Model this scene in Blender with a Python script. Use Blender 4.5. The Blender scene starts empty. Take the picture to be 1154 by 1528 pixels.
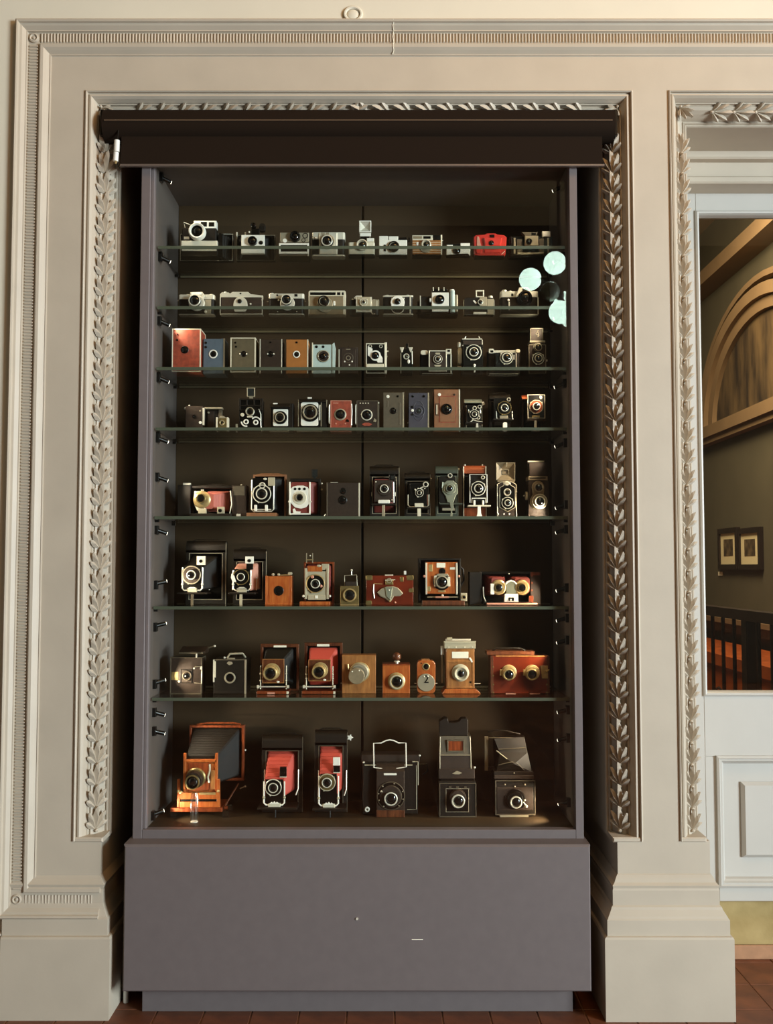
import bpy, math, random
from mathutils import Vector, Matrix
random.seed(7)
SC = bpy.context.scene
COL = SC.collection
# ------------------------------------------------------------------ camera
F, CX, CY, HC, PITCH = 1500.0, 577.0, 764.0, 1.442, math.radians(3.2)
cam_data = bpy.data.cameras.new('view_camera')
cam_data.sensor_fit = 'VERTICAL'
cam_data.sensor_height = 24.0
cam_data.lens = 24.0 * F / 1528.0
cam_data.clip_start = 0.05
cam_ob = bpy.data.objects.new('view_camera', cam_data)
COL.objects.link(cam_ob)
cam_ob.location = (0, 0, HC)
cam_ob.rotation_euler = (math.radians(90) + PITCH, 0, 0)
SC.camera = cam_ob
# ------------------------------------------------------------------ world, light, exposure
SC.view_settings.view_transform = 'Standard'
SC.view_settings.look = 'None'
SC.view_settings.exposure = 0.0
SC.view_settings.gamma = 1.0
SC.view_settings.use_curve_mapping = False
W = bpy.data.worlds.new('room_air')
SC.world = W
W.use_nodes = True
W.node_tree.nodes['Background'].inputs[0].default_value = (1.0, 0.80, 0.58, 1)
W.node_tree.nodes['Background'].inputs[1].default_value = 0.04

def area(name, loc, target, sx, sy, power, col):
    l = bpy.data.lights.new(name, 'AREA')
    l.shape = 'RECTANGLE'; l.size = sx; l.size_y = sy; l.energy = power; l.color = col
    o = bpy.data.objects.new(name, l); COL.objects.link(o)
    o.location = loc
    o.rotation_euler = (Vector(target) - Vector(loc)).to_track_quat('-Z', 'Y').to_euler()
    return o
DAY = (0.84, 0.98, 1.05)
area('window_daylight', (7.90, -2.70, 2.15), (-0.6, 2.8, 0.9), 2.6, 2.7, 1440, DAY)
area('warm_wall_fill', (1.5, 1.0, 5.45), (0.2, 3.3, 2.6), 2.0, 0.8, 70, (1.0, 0.52, 0.18))  # added warm fill tinting the upper wall; no such lamp known
area('passage_fill', (1.75, 6.6, 3.9), (2.4, 7.6, 1.0), 1.0, 1.6, 165, (1.0, 0.76, 0.50))  # added fill to brighten the passage; no lamp seen in there

# ------------------------------------------------------------------ pixel <-> place on a known plane
cp, sp_ = math.cos(PITCH), math.sin(PITCH)
def P(px, py, Y):
    t = math.tan(math.atan((CY - py) / F) + PITCH)
    Z = HC + Y * t
    z = Y * cp + (Z - HC) * sp_
    return ((px - CX) / F * z, Z)
def PX(px, py, Y): return P(px, py, Y)[0]
def PZ(py, Y): return P(577, py, Y)[1]
def proj(X, Y, Z):
    z = Y * cp + (Z - HC) * sp_
    y = -Y * sp_ + (Z - HC) * cp
    return CX + F * X / z, CY - F * y / z, z / F

# ------------------------------------------------------------------ materials
def lin(h):
    h = h.lstrip('#'); v = [int(h[i:i + 2], 16) / 255 for i in (0, 2, 4)]
    return [c / 12.92 if c <= 0.04045 else ((c + 0.055) / 1.055) ** 2.4 for c in v]
MATS = {}
def mat(key, hexc, rough=0.5, metal=0.0, var=0.0, vs=40.0, bump=0.0, bs=400.0, spec=0.5, coat=0.0, stretch=None, emit=None, es=0.0, hex2=None):
    m = bpy.data.materials.new(key); m.use_nodes = True
    nt = m.node_tree; b = nt.nodes['Principled BSDF']
    c = lin(hexc)
    b.inputs['Base Color'].default_value = (*c, 1)
    b.inputs['Roughness'].default_value = rough
    b.inputs['Metallic'].default_value = metal
    b.inputs['Specular IOR Level'].default_value = spec
    if coat: 
        b.inputs['Coat Weight'].default_value = coat; b.inputs['Coat Roughness'].default_value = 0.08
    tc = nt.nodes.new('ShaderNodeTexCoord')
    src = tc.outputs['Object']
    if stretch:
        mp = nt.nodes.new('ShaderNodeMapping'); mp.inputs['Scale'].default_value = stretch
        nt.links.new(src, mp.inputs[0]); src = mp.outputs[0]
    if var:
        n = nt.nodes.new('ShaderNodeTexNoise'); n.inputs['Scale'].default_value = vs; n.inputs['Detail'].default_value = 4
        nt.links.new(src, n.inputs['Vector'])
        r = nt.nodes.new('ShaderNodeValToRGB')
        r.color_ramp.elements[0].position = 0.3; r.color_ramp.elements[1].position = 0.72
        c2 = lin(hex2) if hex2 else [x * (1 - var) for x in c]
        r.color_ramp.elements[0].color = (*c2, 1)
        r.color_ramp.elements[1].color = (*[min(1, x * (1 + var * 0.4)) for x in c], 1)
        nt.links.new(n.outputs[0], r.inputs[0]); nt.links.new(r.outputs[0], b.inputs['Base Color'])
    if bump:
        n2 = nt.nodes.new('ShaderNodeTexNoise'); n2.inputs['Scale'].default_value = bs; n2.inputs['Detail'].default_value = 2
        nt.links.new(src, n2.inputs['Vector'])
        bp = nt.nodes.new('ShaderNodeBump'); bp.inputs['Strength'].default_value = bump; bp.inputs['Distance'].default_value = 0.002
        nt.links.new(n2.outputs[0], bp.inputs['Height']); nt.links.new(bp.outputs[0], b.inputs['Normal'])
    if emit:
        b.inputs['Emission Color'].default_value = (*lin(emit), 1); b.inputs['Emission Strength'].default_value = es
    MATS[key] = m
    return m
def glassmat(key, tint=(1, 1, 1), f0=0.04, gain=1.0, rough=0.0):
    m = bpy.data.materials.new(key); m.use_nodes = True
    nt = m.node_tree; nt.nodes.clear()
    out = nt.nodes.new('ShaderNodeOutputMaterial'); mix = nt.nodes.new('ShaderNodeMixShader')
    tr = nt.nodes.new('ShaderNodeBsdfTransparent'); gl = nt.nodes.new('ShaderNodeBsdfGlossy')
    tr.inputs[0].default_value = (*tint, 1); gl.inputs['Roughness'].default_value = rough
    lw = nt.nodes.new('ShaderNodeLayerWeight'); lw.inputs['Blend'].default_value = 0.5
    pw = nt.nodes.new('ShaderNodeMath'); pw.operation = 'POWER'; pw.inputs[1].default_value = 5.0
    ma = nt.nodes.new('ShaderNodeMath'); ma.operation = 'MULTIPLY_ADD'; ma.inputs[1].default_value = (1 - f0) * gain; ma.inputs[2].default_value = f0 * gain
    nt.links.new(lw.outputs['Facing'], pw.inputs[0]); nt.links.new(pw.outputs[0], ma.inputs[0])
    nt.links.new(ma.outputs[0], mix.inputs[0]); nt.links.new(tr.outputs[0], mix.inputs[1]); nt.links.new(gl.outputs[0], mix.inputs[2])
    nt.links.new(mix.outputs[0], out.inputs[0])
    MATS[key] = m
    return m
# architecture
mat('paint', '#bbae9b', 0.5, var=0.07, vs=6, bump=0.10, bs=60)
mat('cream', '#d8d0bc', 0.65, var=0.05, vs=3, bump=0.08, bs=90)
mat('doorpaint', '#b8b3aa', 0.42, var=0.03, vs=8, bump=0.05, bs=80)
mat('case', '#6b615f', 0.5, var=0.06, vs=30, bump=0.05, bs=500)
mat('caseshaded', '#5b524d', 0.55, var=0.06, vs=30)  # case paint, darkened to carry the shade inside the cabinet
mat('caseback', '#3d2e1c', 0.6, spec=0.25, var=0.12, vs=3, bump=0.05, bs=300)
mat('blind', '#21170f', 0.9, spec=0.1, bump=0.15, bs=900)
mat('strip', '#5a4632', 0.6)
mat('blindbar', '#8a7c72', 0.35, metal=0.6)
mat('tile', '#784529', 0.55, var=0.35, vs=9, bump=0.25, bs=70, hex2='#56301e')
mat('grout', '#96705a', 0.9, var=0.3, vs=50)
mat('sill', '#a89160', 0.8, var=0.3, vs=9, hex2='#957e4c', bump=0.3, bs=60)
mat('sillpink', '#a97c5a', 0.8, var=0.2, vs=20, bump=0.3, bs=60)
mat('farwall', '#57513f', 0.8, var=0.12, vs=3)
mat('farstone', '#7c6446', 0.8, var=0.12, vs=4)
mat('mural', '#5c4a30', 0.7, var=0.7, vs=3.2, hex2='#241a10', stretch=(1, 2.4, .7))
mat('darkwood', '#241710', 0.4, var=0.3, vs=20)
mat('orangewood', '#a5501f', 0.4, var=0.4, vs=6, stretch=(4, 1, 1))
mat('mount', '#e6d8ae', 0.7)
mat('print', '#6b5a40', 0.6, var=0.8, vs=14, hex2='#2c2218')
mat('ceil', '#8f7450', 0.8)
mat('hallback', '#35281a', 0.8, var=0.08, vs=2)
mat('hallwall', '#6a6256', 0.8, var=0.08, vs=2)
mat('globe', '#eaf5ec', 0.3, emit='#d2f0e0', es=17)
mat('globeoff', '#9aa295', 0.25)
mat('whiteplastic', '#e9e7df', 0.4)
glassmat('pane', (0.97, 0.985, 0.975))
glassmat('doorpane', (0.93, 0.95, 0.92))
glassmat('shelfglass', (0.955, 0.975, 0.96), f0=0.055)
glassmat('acrylic', (0.86, 0.86, 0.84), f0=0.2, gain=1.0, rough=0.15)
mat('shelfedge', '#575b4b', 0.25, spec=0.6)
mat('litbackedge', '#c4b594', 0.4)  # pale colour stands in for light caught on the shelves' back edges
mat('bulb', '#fff4dc', 0.4, emit='#fff0d8', es=6.0)
fm = mat('floortiles', '#784529', 0.55)
_nt = fm.node_tree
_br = _nt.nodes.new('ShaderNodeTexBrick'); _tc = _nt.nodes.new('ShaderNodeTexCoord')
_br.offset = 0.0; _br.inputs['Scale'].default_value = 1.0; _br.inputs['Brick Width'].default_value = 0.1545; _br.inputs['Row Height'].default_value = 0.197; _br.inputs['Mortar Size'].default_value = 0.0025
_br.inputs['Color1'].default_value = (*lin('#784529'), 1); _br.inputs['Color2'].default_value = (*lin('#56301e'), 1); _br.inputs['Mortar'].default_value = (*lin('#96705a'), 1)
_nt.links.new(_tc.outputs['Object'], _br.inputs['Vector']); _nt.links.new(_br.outputs['Color'], _nt.nodes['Principled BSDF'].inputs['Base Color'])
# camera materials
mat('lk', '#1c140b', 0.45, spec=0.28, bump=0.25, bs=1400, var=0.25, vs=120)
mat('bk', '#0c0906', 0.3, spec=0.4)
mat('db', '#33251a', 0.5, spec=0.3, bump=0.3, bs=1300, var=0.3, vs=90)
mat('gy', '#574b38', 0.5, bump=0.3, bs=1300, var=0.2, vs=90)
mat('ch', '#e6dfcc', 0.33, metal=0.35, spec=0.7)
mat('si', '#e0d6be', 0.42, metal=0.1)
mat('ag', '#a89c84', 0.4, metal=0.35)
mat('wh', '#f4eee0', 0.45)
mat('cg', '#b3a78c', 0.5)
mat('gl', '#0b0a09', 0.04, spec=1.0, coat=1.0)
mat('glb', '#2a2c2a', 0.04, spec=1.0, coat=1.0)
mat('br', '#c7aa74', 0.32, metal=0.5, var=0.2, vs=80)
mat('dbr', '#8f7a4c', 0.38, metal=0.6, var=0.3, vs=80)
mat('ow', '#b2652f', 0.35, coat=0.4, var=0.35, vs=22, stretch=(6, 6, 1), hex2='#9c4518')
mat('mw', '#8e4320', 0.32, coat=0.5, var=0.45, vs=18, stretch=(6, 6, 1), hex2='#5a2410')
mat('dw', '#6a3a1f', 0.38, coat=0.3, var=0.4, vs=20, stretch=(6, 6, 1), hex2='#43200f')
mat('lw', '#a8703c', 0.4, coat=0.2, var=0.35, vs=18, stretch=(5, 5, 1), hex2='#85522a')
mat('rm', '#7d2e17', 0.28, coat=0.7, var=0.5, vs=9, hex2='#501a0d')
mat('rd', '#c8342a', 0.3, coat=0.5)
mat('rl', '#a8492f', 0.5, bump=0.3, bs=1200, var=0.2, vs=60, hex2='#7d3422')
mat('rb', '#c94a38', 0.55, bump=0.3, bs=900)
mat('pr', '#c76a58', 0.55, bump=0.3, bs=900)
mat('pb', '#c98a72', 0.55, bump=0.3, bs=900)
mat('mb', '#7a2f26', 0.5, bump=0.3, bs=900)
mat('bb', '#18120b', 0.45, spec=0.2, bump=0.3, bs=900)
mat('bu', '#5a6671', 0.5, var=0.15, vs=60, bump=0.2, bs=900)
mat('vi', '#3f3b45', 0.5, var=0.2, vs=60, bump=0.3, bs=900)
mat('ol', '#5e523a', 0.55, var=0.2, vs=60, bump=0.3, bs=1000)
mat('og', '#a8682c', 0.5, var=0.15, vs=60, bump=0.25, bs=900)
mat('pa', '#b9c9c2', 0.4, var=0.08, vs=60)
mat('bn', '#8a5a38', 0.5, var=0.2, vs=60, bump=0.3, bs=900)
mat('ta', '#8c7a5e', 0.5, var=0.15, vs=60)
mat('gn', '#3a3f33', 0.5, bump=0.3, bs=900)
mat('gnm', '#8d8f7c', 0.35, metal=0.3)
mat('ltr', '#9c4a28', 0.35, coat=0.3, bump=0.15, bs=500)
mat('lbl', '#efe8d2', 0.7)
mat('rdd', '#d6452c', 0.4)

# ------------------------------------------------------------------ mesh helpers
def mesh_obj(name, verts, faces, m, parent=None, smooth=False, loc=None):
    me = bpy.data.meshes.new(name)
    me.from_pydata(verts, [], faces)
    if smooth:
        for p in me.polygons: p.use_smooth = True
        me.set_sharp_from_angle(angle=math.radians(38))
    if m: me.materials.append(MATS[m])
    o = bpy.data.objects.new(name, me); COL.objects.link(o)
    if parent: o.parent = parent
    if loc: o.location = loc
    return o
def empty(name, loc=(0, 0, 0)):
    o = bpy.data.objects.new(name, None); o.empty_display_size = 0.05
    COL.objects.link(o); o.location = loc
    return o
def tag(o, label=None, cat=None, group=None, kind=None):
    if label: o['label'] = label
    if cat: o['category'] = cat
    if group: o['group'] = group
    if kind: o['kind'] = kind
    return o
def inset(pts, b):
    n = len(pts); out = []
    A = sum(pts[i][0] * pts[(i + 1) % n][1] - pts[(i + 1) % n][0] * pts[i][1] for i in range(n))
    sg = 1 if A > 0 else -1
    for i in range(n):
        p0, p1, p2 = pts[i - 1], pts[i], pts[(i + 1) % n]
        e1 = (p1[0] - p0[0], p1[1] - p0[1]); e2 = (p2[0] - p1[0], p2[1] - p1[1])
        l1 = math.hypot(*e1) or 1e-9; l2 = math.hypot(*e2) or 1e-9
        n1 = (-e1[1] / l1 * sg, e1[0] / l1 * sg); n2 = (-e2[1] / l2 * sg, e2[0] / l2 * sg)
        k = 1 + n1[0] * n2[0] + n1[1] * n2[1]
        k = max(k, 0.35)
        out.append((p1[0] + b * (n1[0] + n2[0]) / k, p1[1] + b * (n1[1] + n2[1]) / k))
    return out
def prism(pts, a0, a1, b, to3):
    """polygon pts extruded from a0 to a1 with chamfer b on both rims; to3(p, a) gives the point"""
    n = len(pts); b = min(b, abs(a1 - a0) * 0.45)
    s = 1 if a1 > a0 else -1
    ins = inset(pts, b) if b > 0 else pts
    rings = [(ins, a0), (pts, a0 + s * b), (pts, a1 - s * b), (ins, a1)] if b > 0 else [(pts, a0), (pts, a1)]
    V, Fc = [], []
    for r, a in rings:
        V += [to3(p, a) for p in r]
    for k in range(len(rings) - 1):
        for i in range(n):
            j = (i + 1) % n
            Fc.append((k * n + i, k * n + j, (k + 1) * n + j, (k + 1) * n + i))
    Fc.append(tuple(range(n - 1, -1, -1)))
    Fc.append(tuple((len(rings) - 1) * n + i for i in range(n)))
    # make normals point out
    A = sum(pts[i][0] * pts[(i + 1) % n][1] - pts[(i + 1) % n][0] * pts[i][1] for i in range(n))
    o0 = Vector(to3((0, 0), 0)); ex = Vector(to3((1, 0), 0)) - o0; ey = Vector(to3((0, 1), 0)) - o0; ea = Vector(to3((0, 0), 1)) - o0
    if (ex.cross(ey).dot(ea) > 0) != (A * s > 0):
        Fc = [tuple(reversed(f)) for f in Fc]
    return V, Fc
def rect(x0, x1, y0, y1): return [(x0, y0), (x1, y0), (x1, y1), (x0, y1)]
def rrect(x0, x1, y0, y1, r, n=4):
    if x0 > x1: x0, x1 = x1, x0
    if y0 > y1: y0, y1 = y1, y0
    r = min(r, (x1 - x0) / 2 - 1e-6, (y1 - y0) / 2 - 1e-6)
    out = []
    for cx, cy, a in ((x1 - r, y1 - r, 0), (x0 + r, y1 - r, 90), (x0 + r, y0 + r, 180), (x1 - r, y0 + r, 270)):
        for k in range(n + 1):
            t = math.radians(a + 90 * k / n)
            out.append((cx + r * math.cos(t), cy + r * math.sin(t)))
    return out
def ident(p, a): return (p[0], a, p[1])
def wbox(name, m, x0, x1, y0, y1, z0, z1, parent=None, b=0.002, loc=None):
    V, Fc = prism(rect(x0, x1, z0, z1), y0, y1, b, ident)
    return mesh_obj(name, V, Fc, m, parent, loc=loc)
def joinboxes(name, m, boxes, parent=None, b=0.0):
    V, Fc = [], []
    for (x0, x1, y0, y1, z0, z1) in boxes:
        v, f = prism(rect(x0, x1, z0, z1), y0, y1, b, ident)
        k = len(V); V += v; Fc += [tuple(i + k for i in q) for q in f]
    return mesh_obj(name, V, Fc, m, parent)
def tube_mesh(pts, r, n=6, closed=False):
    pts = [Vector(p) for p in pts]; V, Fc = [], []; N = len(pts)
    for i, p in enumerate(pts):
        a = pts[i - 1] if (i or closed) else p
        c = pts[(i + 1) % N] if (i < N - 1 or closed) else p
        t = (c - a).normalized() if (c - a).length else Vector((0, 0, 1))
        up = Vector((0, 1, 0)) if abs(t.y) < 0.9 else Vector((1, 0, 0))
        s = t.cross(up).normalized(); u = s.cross(t)
        for k in range(n):
            an = 2 * math.pi * (k + 0.5) / n
            V.append(tuple(p + s * (r * math.cos(an)) + u * (r * math.sin(an))))
    for i in range(N if closed else N - 1):
        j = (i + 1) % N
        for k in range(n):
            l = (k + 1) % n
            Fc.append((i * n + k, j * n + k, j * n + l, i * n + l))
    if not closed:
        Fc.append(tuple(range(n))); Fc.append(tuple((N - 1) * n + k for k in range(n - 1, -1, -1)))
    return V, Fc
def wtube(name, m, pts, r, parent=None, n=8, closed=False):
    V, Fc = tube_mesh(pts, r, n, closed)
    return mesh_obj(name, V, Fc, m, parent, smooth=True)
def wball(name, m, c, r, parent=None, nu=14, nv=8, sc=(1, 1, 1)):
    V, Fc = [], []
    for j in range(nv + 1):
        t = math.pi * j / nv
        for i in range(nu):
            p = 2 * math.pi * i / nu
            V.append((c[0] + sc[0] * r * math.sin(t) * math.cos(p), c[1] + sc[1] * r * math.sin(t) * math.sin(p), c[2] + sc[2] * r * math.cos(t)))
    for j in range(nv):
        for i in range(nu):
            k = (i + 1) % nu
            Fc.append((j * nu + i, (j + 1) * nu + i, (j + 1) * nu + k, j * nu + k))
    return mesh_obj(name, V, Fc, m, parent, smooth=True)
def sweep(name, m, fn, prof, Y0, parent=None, kind=None, smooth=False):
    """fn(o): path of (X, Z) at inward offset o; prof: [(o, depth behind Y0)]"""
    rows = [[(x, Y0 + d, z) for (x, z) in fn(o)] for (o, d) in prof]
    n = len(rows[0]); V = [p for r in rows for p in r]; Fc = []
    for k in range(len(rows) - 1):
        for i in range(n - 1):
            Fc.append((k * n + i, k * n + i + 1, (k + 1) * n + i + 1, (k + 1) * n + i))
    Fc.append(tuple(k * n for k in range(len(rows)))); Fc.append(tuple(k * n + n - 1 for k in range(len(rows) - 1, -1, -1)))
    o = mesh_obj(name, V, Fc, m, parent, smooth=smooth)
    if kind: o['kind'] = kind
    return o
# ------------------------------------------------------------------ the hall around the photographer
WY = 3.34                      # face of the panelled wall
def structure(o): o['kind'] = 'structure'; return o
structure(wbox('floor', 'floortiles', -4.6, 8.2, -5.2, 10.6, -0.12, -0.006, b=0))
structure(wbox('ceiling', 'ceil', -4.6, 8.2, -5.2, 4.1, 5.6, 5.75, b=0))
structure(wbox('wall_left', 'hallwall', -4.75, -4.6, -5.2, 3.5, 0, 5.6, b=0))
structure(wbox('wall_back', 'hallback', -4.6, 8.2, -5.35, -5.2, 0, 5.6, b=0))
structure(joinboxes('wall_right', 'hallwall', [
    (8.0, 8.2, -5.2, -4.0, 0, 5.6), (8.0, 8.2, -1.4, 3.4, 0, 5.6), (8.0, 8.2, -4.0, -1.4, 0, 0.8), (8.0, 8.2, -4.0, -1.4, 3.5, 5.6)]))
wf = structure(joinboxes('window_1', 'doorpaint', [(7.94, 8.0, -4.06, -1.34, 0.74, 0.8), (7.94, 8.0, -4.06, -1.34, 3.5, 3.56),
    (7.94, 8.0, -4.06, -4.0, 0.8, 3.5), (7.94, 8.0, -1.4, -1.34, 0.8, 3.5)]))

# floor tiles, one by one where they can be told apart
TW, TD = 0.1545, 0.197
fl = bpy.data.objects['floor']
V, Fc = prism(rect(-TW / 2 + .0022, TW / 2 - .0022, -TD / 2 + .0022, TD / 2 - .0022), -0.012, 0, 0.0015, lambda p, a: (p[0], p[1], a))
tile_me = None
wbox('grout_bed', 'grout', -2.2, 2.2, 2.55, 4.40, -.0058, -.0035, fl, b=0)
x_joint = PX(517, 1519, 3.30)
for i in range(-8, 14):
    for j in range(-4, 5):
        if tile_me is None:
            o = mesh_obj('tile', V, Fc, 'tile', fl); tile_me = o.data
        else:
            o = bpy.data.objects.new('tile', tile_me); COL.objects.link(o); o.parent = fl
        o.location = (x_joint + (i + .5) * TW, 3.375 + (j + .5) * TD, 0)

# key lines of the facade
XL = PX(14.6, 720, WY)                         # outer edge of the big architrave
ZT, ZB = PZ(36, WY), PZ(1366, WY)
OL, OR = PX(118, 720, WY), PX(952, 720, WY)     # recess opening, outer edge of its moulding
OT = PZ(135, WY)
DL = PX(1007, 720, WY)                          # doorway opening
ZM = PZ(1255, WY)                               # mouldings stop here
MW_, DW_ = 0.10, 0.088
CL, CR, DLI = OL + MW_, OR - MW_, DL + DW_
CORE_L, CORE_R0, CORE_R1 = PX(150, 1280, WY), PX(922, 1280, WY), PX(1060, 1280, WY)
DRX = 2.55                                      # far jamb of the doorway
YB = 4.05                                       # back of the recesses
structure(joinboxes('wall_front', 'cream', [(-4.6, 8.0, 3.322, 3.6, ZT - .02, 5.6), (-4.6, XL + .02, 3.322, 3.6, 0, ZT - .02),
                                            (3.1, 8.0, 3.322, 3.6, 0, ZT - .02)]))
structure(wbox('wall_header', 'paint', XL + .01, 3.1, WY, YB, OT, ZT - .01, b=0))
structure(joinboxes('wall_left_pier', 'paint', [(XL + .01, OL, WY, YB, 0.25, OT), (OL, CORE_L, WY, YB, 0.25, ZM)]))
structure(joinboxes('wall_middle_pier', 'paint', [(OR, DL, WY, YB, ZM, OT), (CORE_R0, CORE_R1, WY, YB, 0.25, ZM)]))
structure(joinboxes('wall_right_pier', 'paint', [(DRX, 3.1, WY, YB, 0, OT)], b=0.003))
structure(wbox('wall_recess', 'paint', CL - .05, CR + .05, YB - .06, YB, 0, OT, b=0))
# pier bases: moulded steps that return into the recess
def stepped_base(name, x0, x1, steps, lo=None):
    V, Fc = [], []
    for (z, e) in steps:
        xl = x0 - e if lo is None else lo
        V += [(xl, WY - e, z), (x1 + e, WY - e, z), (x1 + e, YB, z), (xl, YB, z)]
    n = len(steps)
    for k in range(n - 1):
        for i in range(4):
            j = (i + 1) % 4
            Fc.append((k * 4 + i, k * 4 + j, k * 4 + 4 + j, k * 4 + 4 + i))
    Fc.append((3, 2, 1, 0)); Fc.append(tuple(n * 4 - 4 + i for i in range(4)))
    return structure(mesh_obj(name, V, Fc, 'paint'))
zz = lambda y: PZ(y, WY - .03)
stepped_base('baseboard_middle', CORE_R0, CORE_R1, [(0, .056), (zz(1398), .056), (zz(1395), .053), (zz(1394), .046), (zz(1371), .046), (zz(1369), .043),
    (zz(1366), .040), (zz(1358), .030), (zz(1354), .027), (zz(1352), .022), (zz(1330), .022), (zz(1327), .020), (zz(1323), .022), (zz(1319), .014), (zz(1313), .008), (zz(1309), .003), (zz(1307), -.002)])
stepped_base('baseboard_left', 0, CORE_L, [(0, .047), (zz(1399), .047), (zz(1396), .044), (zz(1395), .036), (zz(1371), .036), (zz(1368), .030), (zz(1358), .02),
    (zz(1350), .014), (zz(1330), .012), (zz(1322), .018), (zz(1315), .006), (zz(1309), -.002)], lo=XL + .018)
structure(wbox('baseboard_wall', 'paint', -4.6, XL + .02, 3.30, 3.6, 0, PZ(1392, 3.30), b=0.012))

# big architrave with reeded band
def arch_path(o): return [(3.1, ZT - o), (XL + o, ZT - o), (XL + o, ZB + o), (CORE_L + .004, ZB + o)]
t1 = sweep('trim_1', 'paint', arch_path, [(0, .05), (0, -.036), (.005, -.040), (.010, -.038), (.013, -.030), (.020, -.028), (.031, -.018), (.034, -.018), (.036, -.010),
    (.075, -.010), (.077, -.018), (.081, -.020), (.090, -.019), (.098, -.012), (.107, -.003), (.109, -.005), (.112, -.004), (.1125, .001)], WY, kind='structure')
V, Fc = [], []
def reed(cx, cz, horiz):
    k = len(V); L, R, H = .0175, .0036, .0052
    for s in (-1, 1):
        for a, h in ((-R, 0), (-R * .6, H * .8), (0, H), (R * .6, H * .8), (R, 0)):
            ls = L - (0.004 if h else 0)
            V.append((cx + a, WY - .010 - h, cz + s * ls) if horiz else (cx + s * ls, WY - .010 - h, cz + a))
    for i in range(4): Fc.append((k + i, k + i + 1, k + 6 + i, k + 5 + i))
    Fc.append((k + 4, k + 3, k + 2, k + 1, k)); Fc.append((k + 5, k + 6, k + 7, k + 8, k + 9))
pit = .0107
n = int((3.0 - XL - .11) / pit)
for i in range(n): reed(XL + .082 + i * pit, ZT - .0555, True)
n = int((ZT - ZB - .16) / pit)
for i in range(n): reed(XL + .0555, ZT - .084 - i * pit, False)
n = int((CORE_L - XL - .09) / pit)
for i in range(n): reed(XL + .084 + i * pit, ZB + .0555, True)
tag(mesh_obj('reeding', V, Fc, 'paint', t1), 'fine reeded band along the architrave', kind='stuff')
def rosette(x, z):
    V, Fc = [], []; n = 16
    prof = [(.017, .0), (.016, .006), (.012, .008), (.009, .003), (.006, .003), (.004, .007), (0.0005, .008)]
    for r, h in prof:
        for i in range(n):
            a = 2 * math.pi * i / n; V.append((x + r * math.cos(a), WY - .010 - h, z + r * math.sin(a)))
    for k in range(len(prof) - 1):
        for i in range(n):
            j = (i + 1) % n; Fc.append((k * n + i, k * n + j, k * n + n + j, k * n + n + i))
    mesh_obj('rosette', V, Fc, 'paint', t1, smooth=True)
rosette(XL + .0555, ZT - .0555); rosette(XL + .0555, ZB + .0555)

crk = PX(587, 60, WY)
wtube('paint_crack', 'lbl', [(crk + .002 * math.sin(i * 2.3), WY + d - .0012, ZT - o) for i, (o, d) in enumerate([(.004, -.039), (.012, -.031), (.020, -.028), (.033, -.018), (.036, -.012),
    (.055, -.0165), (.075, -.0165), (.080, -.020), (.090, -.019), (.098, -.012), (.110, -.006)])], .0014, t1, n=5)
# opening mouldings with leaf ornament
def prof_for(w):
    f = [(0, .01), (0, -.005), (.04, -.007), (.07, -.004), (.075, .006), (.11, .006), (.13, .001), (.19, .000), (.26, .008), (.33, .022), (.345, .028),
         (.375, .028), (.385, .038), (.40, .040), (.46, .036), (.56, .042), (.66, .056), (.74, .072), (.79, .086), (.81, .088), (.83, .084), (.88, .083), (.91, .090),
         (.93, .088), (.97, .088), (1.0, .094), (1.0, .71)]
    return [(o * w, d) for o, d in f]
def open_path(o): return [(OL + o, ZM), (OL + o, OT - o), (OR - o, OT - o), (OR - o, ZM)]
def door_path(o): return [(DL + o, ZM), (DL + o, OT - o), (DRX - o, OT - o), (DRX - o, ZM)]
t2 = sweep('trim_2', 'paint', open_path, prof_for(MW_), WY, kind='structure')
t3 = sweep('trim_3', 'paint', door_path, prof_for(DW_), WY, kind='structure')
# end stops of the mouldings
for (x0, x1, t) in ((OL, CL, t2), (CR, OR, t2), (DL, DLI, t3)):
    wbox('end_stop', 'paint', x0 + .002, x1 - .002, WY - .003, WY + .20, ZM - .004, ZM + .012, t, b=.004)
# one acanthus leaf: five ridged lobes over a bead, pointing along +Z, facing -Y
V, Fc = [], []
for ang, L, w, lift in ((0, .080, .0125, .023), (26, .068, .0115, .020), (-26, .068, .0115, .020), (54, .047, .0105, .015), (-54, .047, .0105, .015)):
    a = math.radians(ang); d = (math.sin(a), math.cos(a)); q = (d[1], -d[0]); k = len(V)
    bx, bz = 0, .006
    for t_, s_, h_ in ((0, 0, .006), (.5, 1, .003), (.5, -1, .003), (.55, 0, lift), (.86, .6, lift * .7), (.86, -.6, lift * .7), (1.0, 0, lift * .95), (.93, 0, lift * .2)):
        V.append((bx + d[0] * L * t_ + q[0] * w * s_, -h_, bz + d[1] * L * t_ + q[1] * w * s_))
    for f in ((0, 1, 3), (0, 3, 2), (1, 4, 3), (3, 5, 2), (4, 6, 3), (3, 6, 5), (4, 7, 6), (6, 7, 5)): Fc.append(tuple(k + i for i in f))
k = len(V)
for h_, r in ((.004, .007), (.014, .006), (.017, .0005)):
    for i in range(6): V.append((r * math.cos(i * math.pi / 3), -h_, r * math.sin(i * math.pi / 3) + .004))
for rr in range(2):
    for i in range(6):
        j = (i + 1) % 6; Fc.append((k + rr * 6 + i, k + rr * 6 + j, k + rr * 6 + 6 + j, k + rr * 6 + 6 + i))
leaf_me = None
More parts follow.
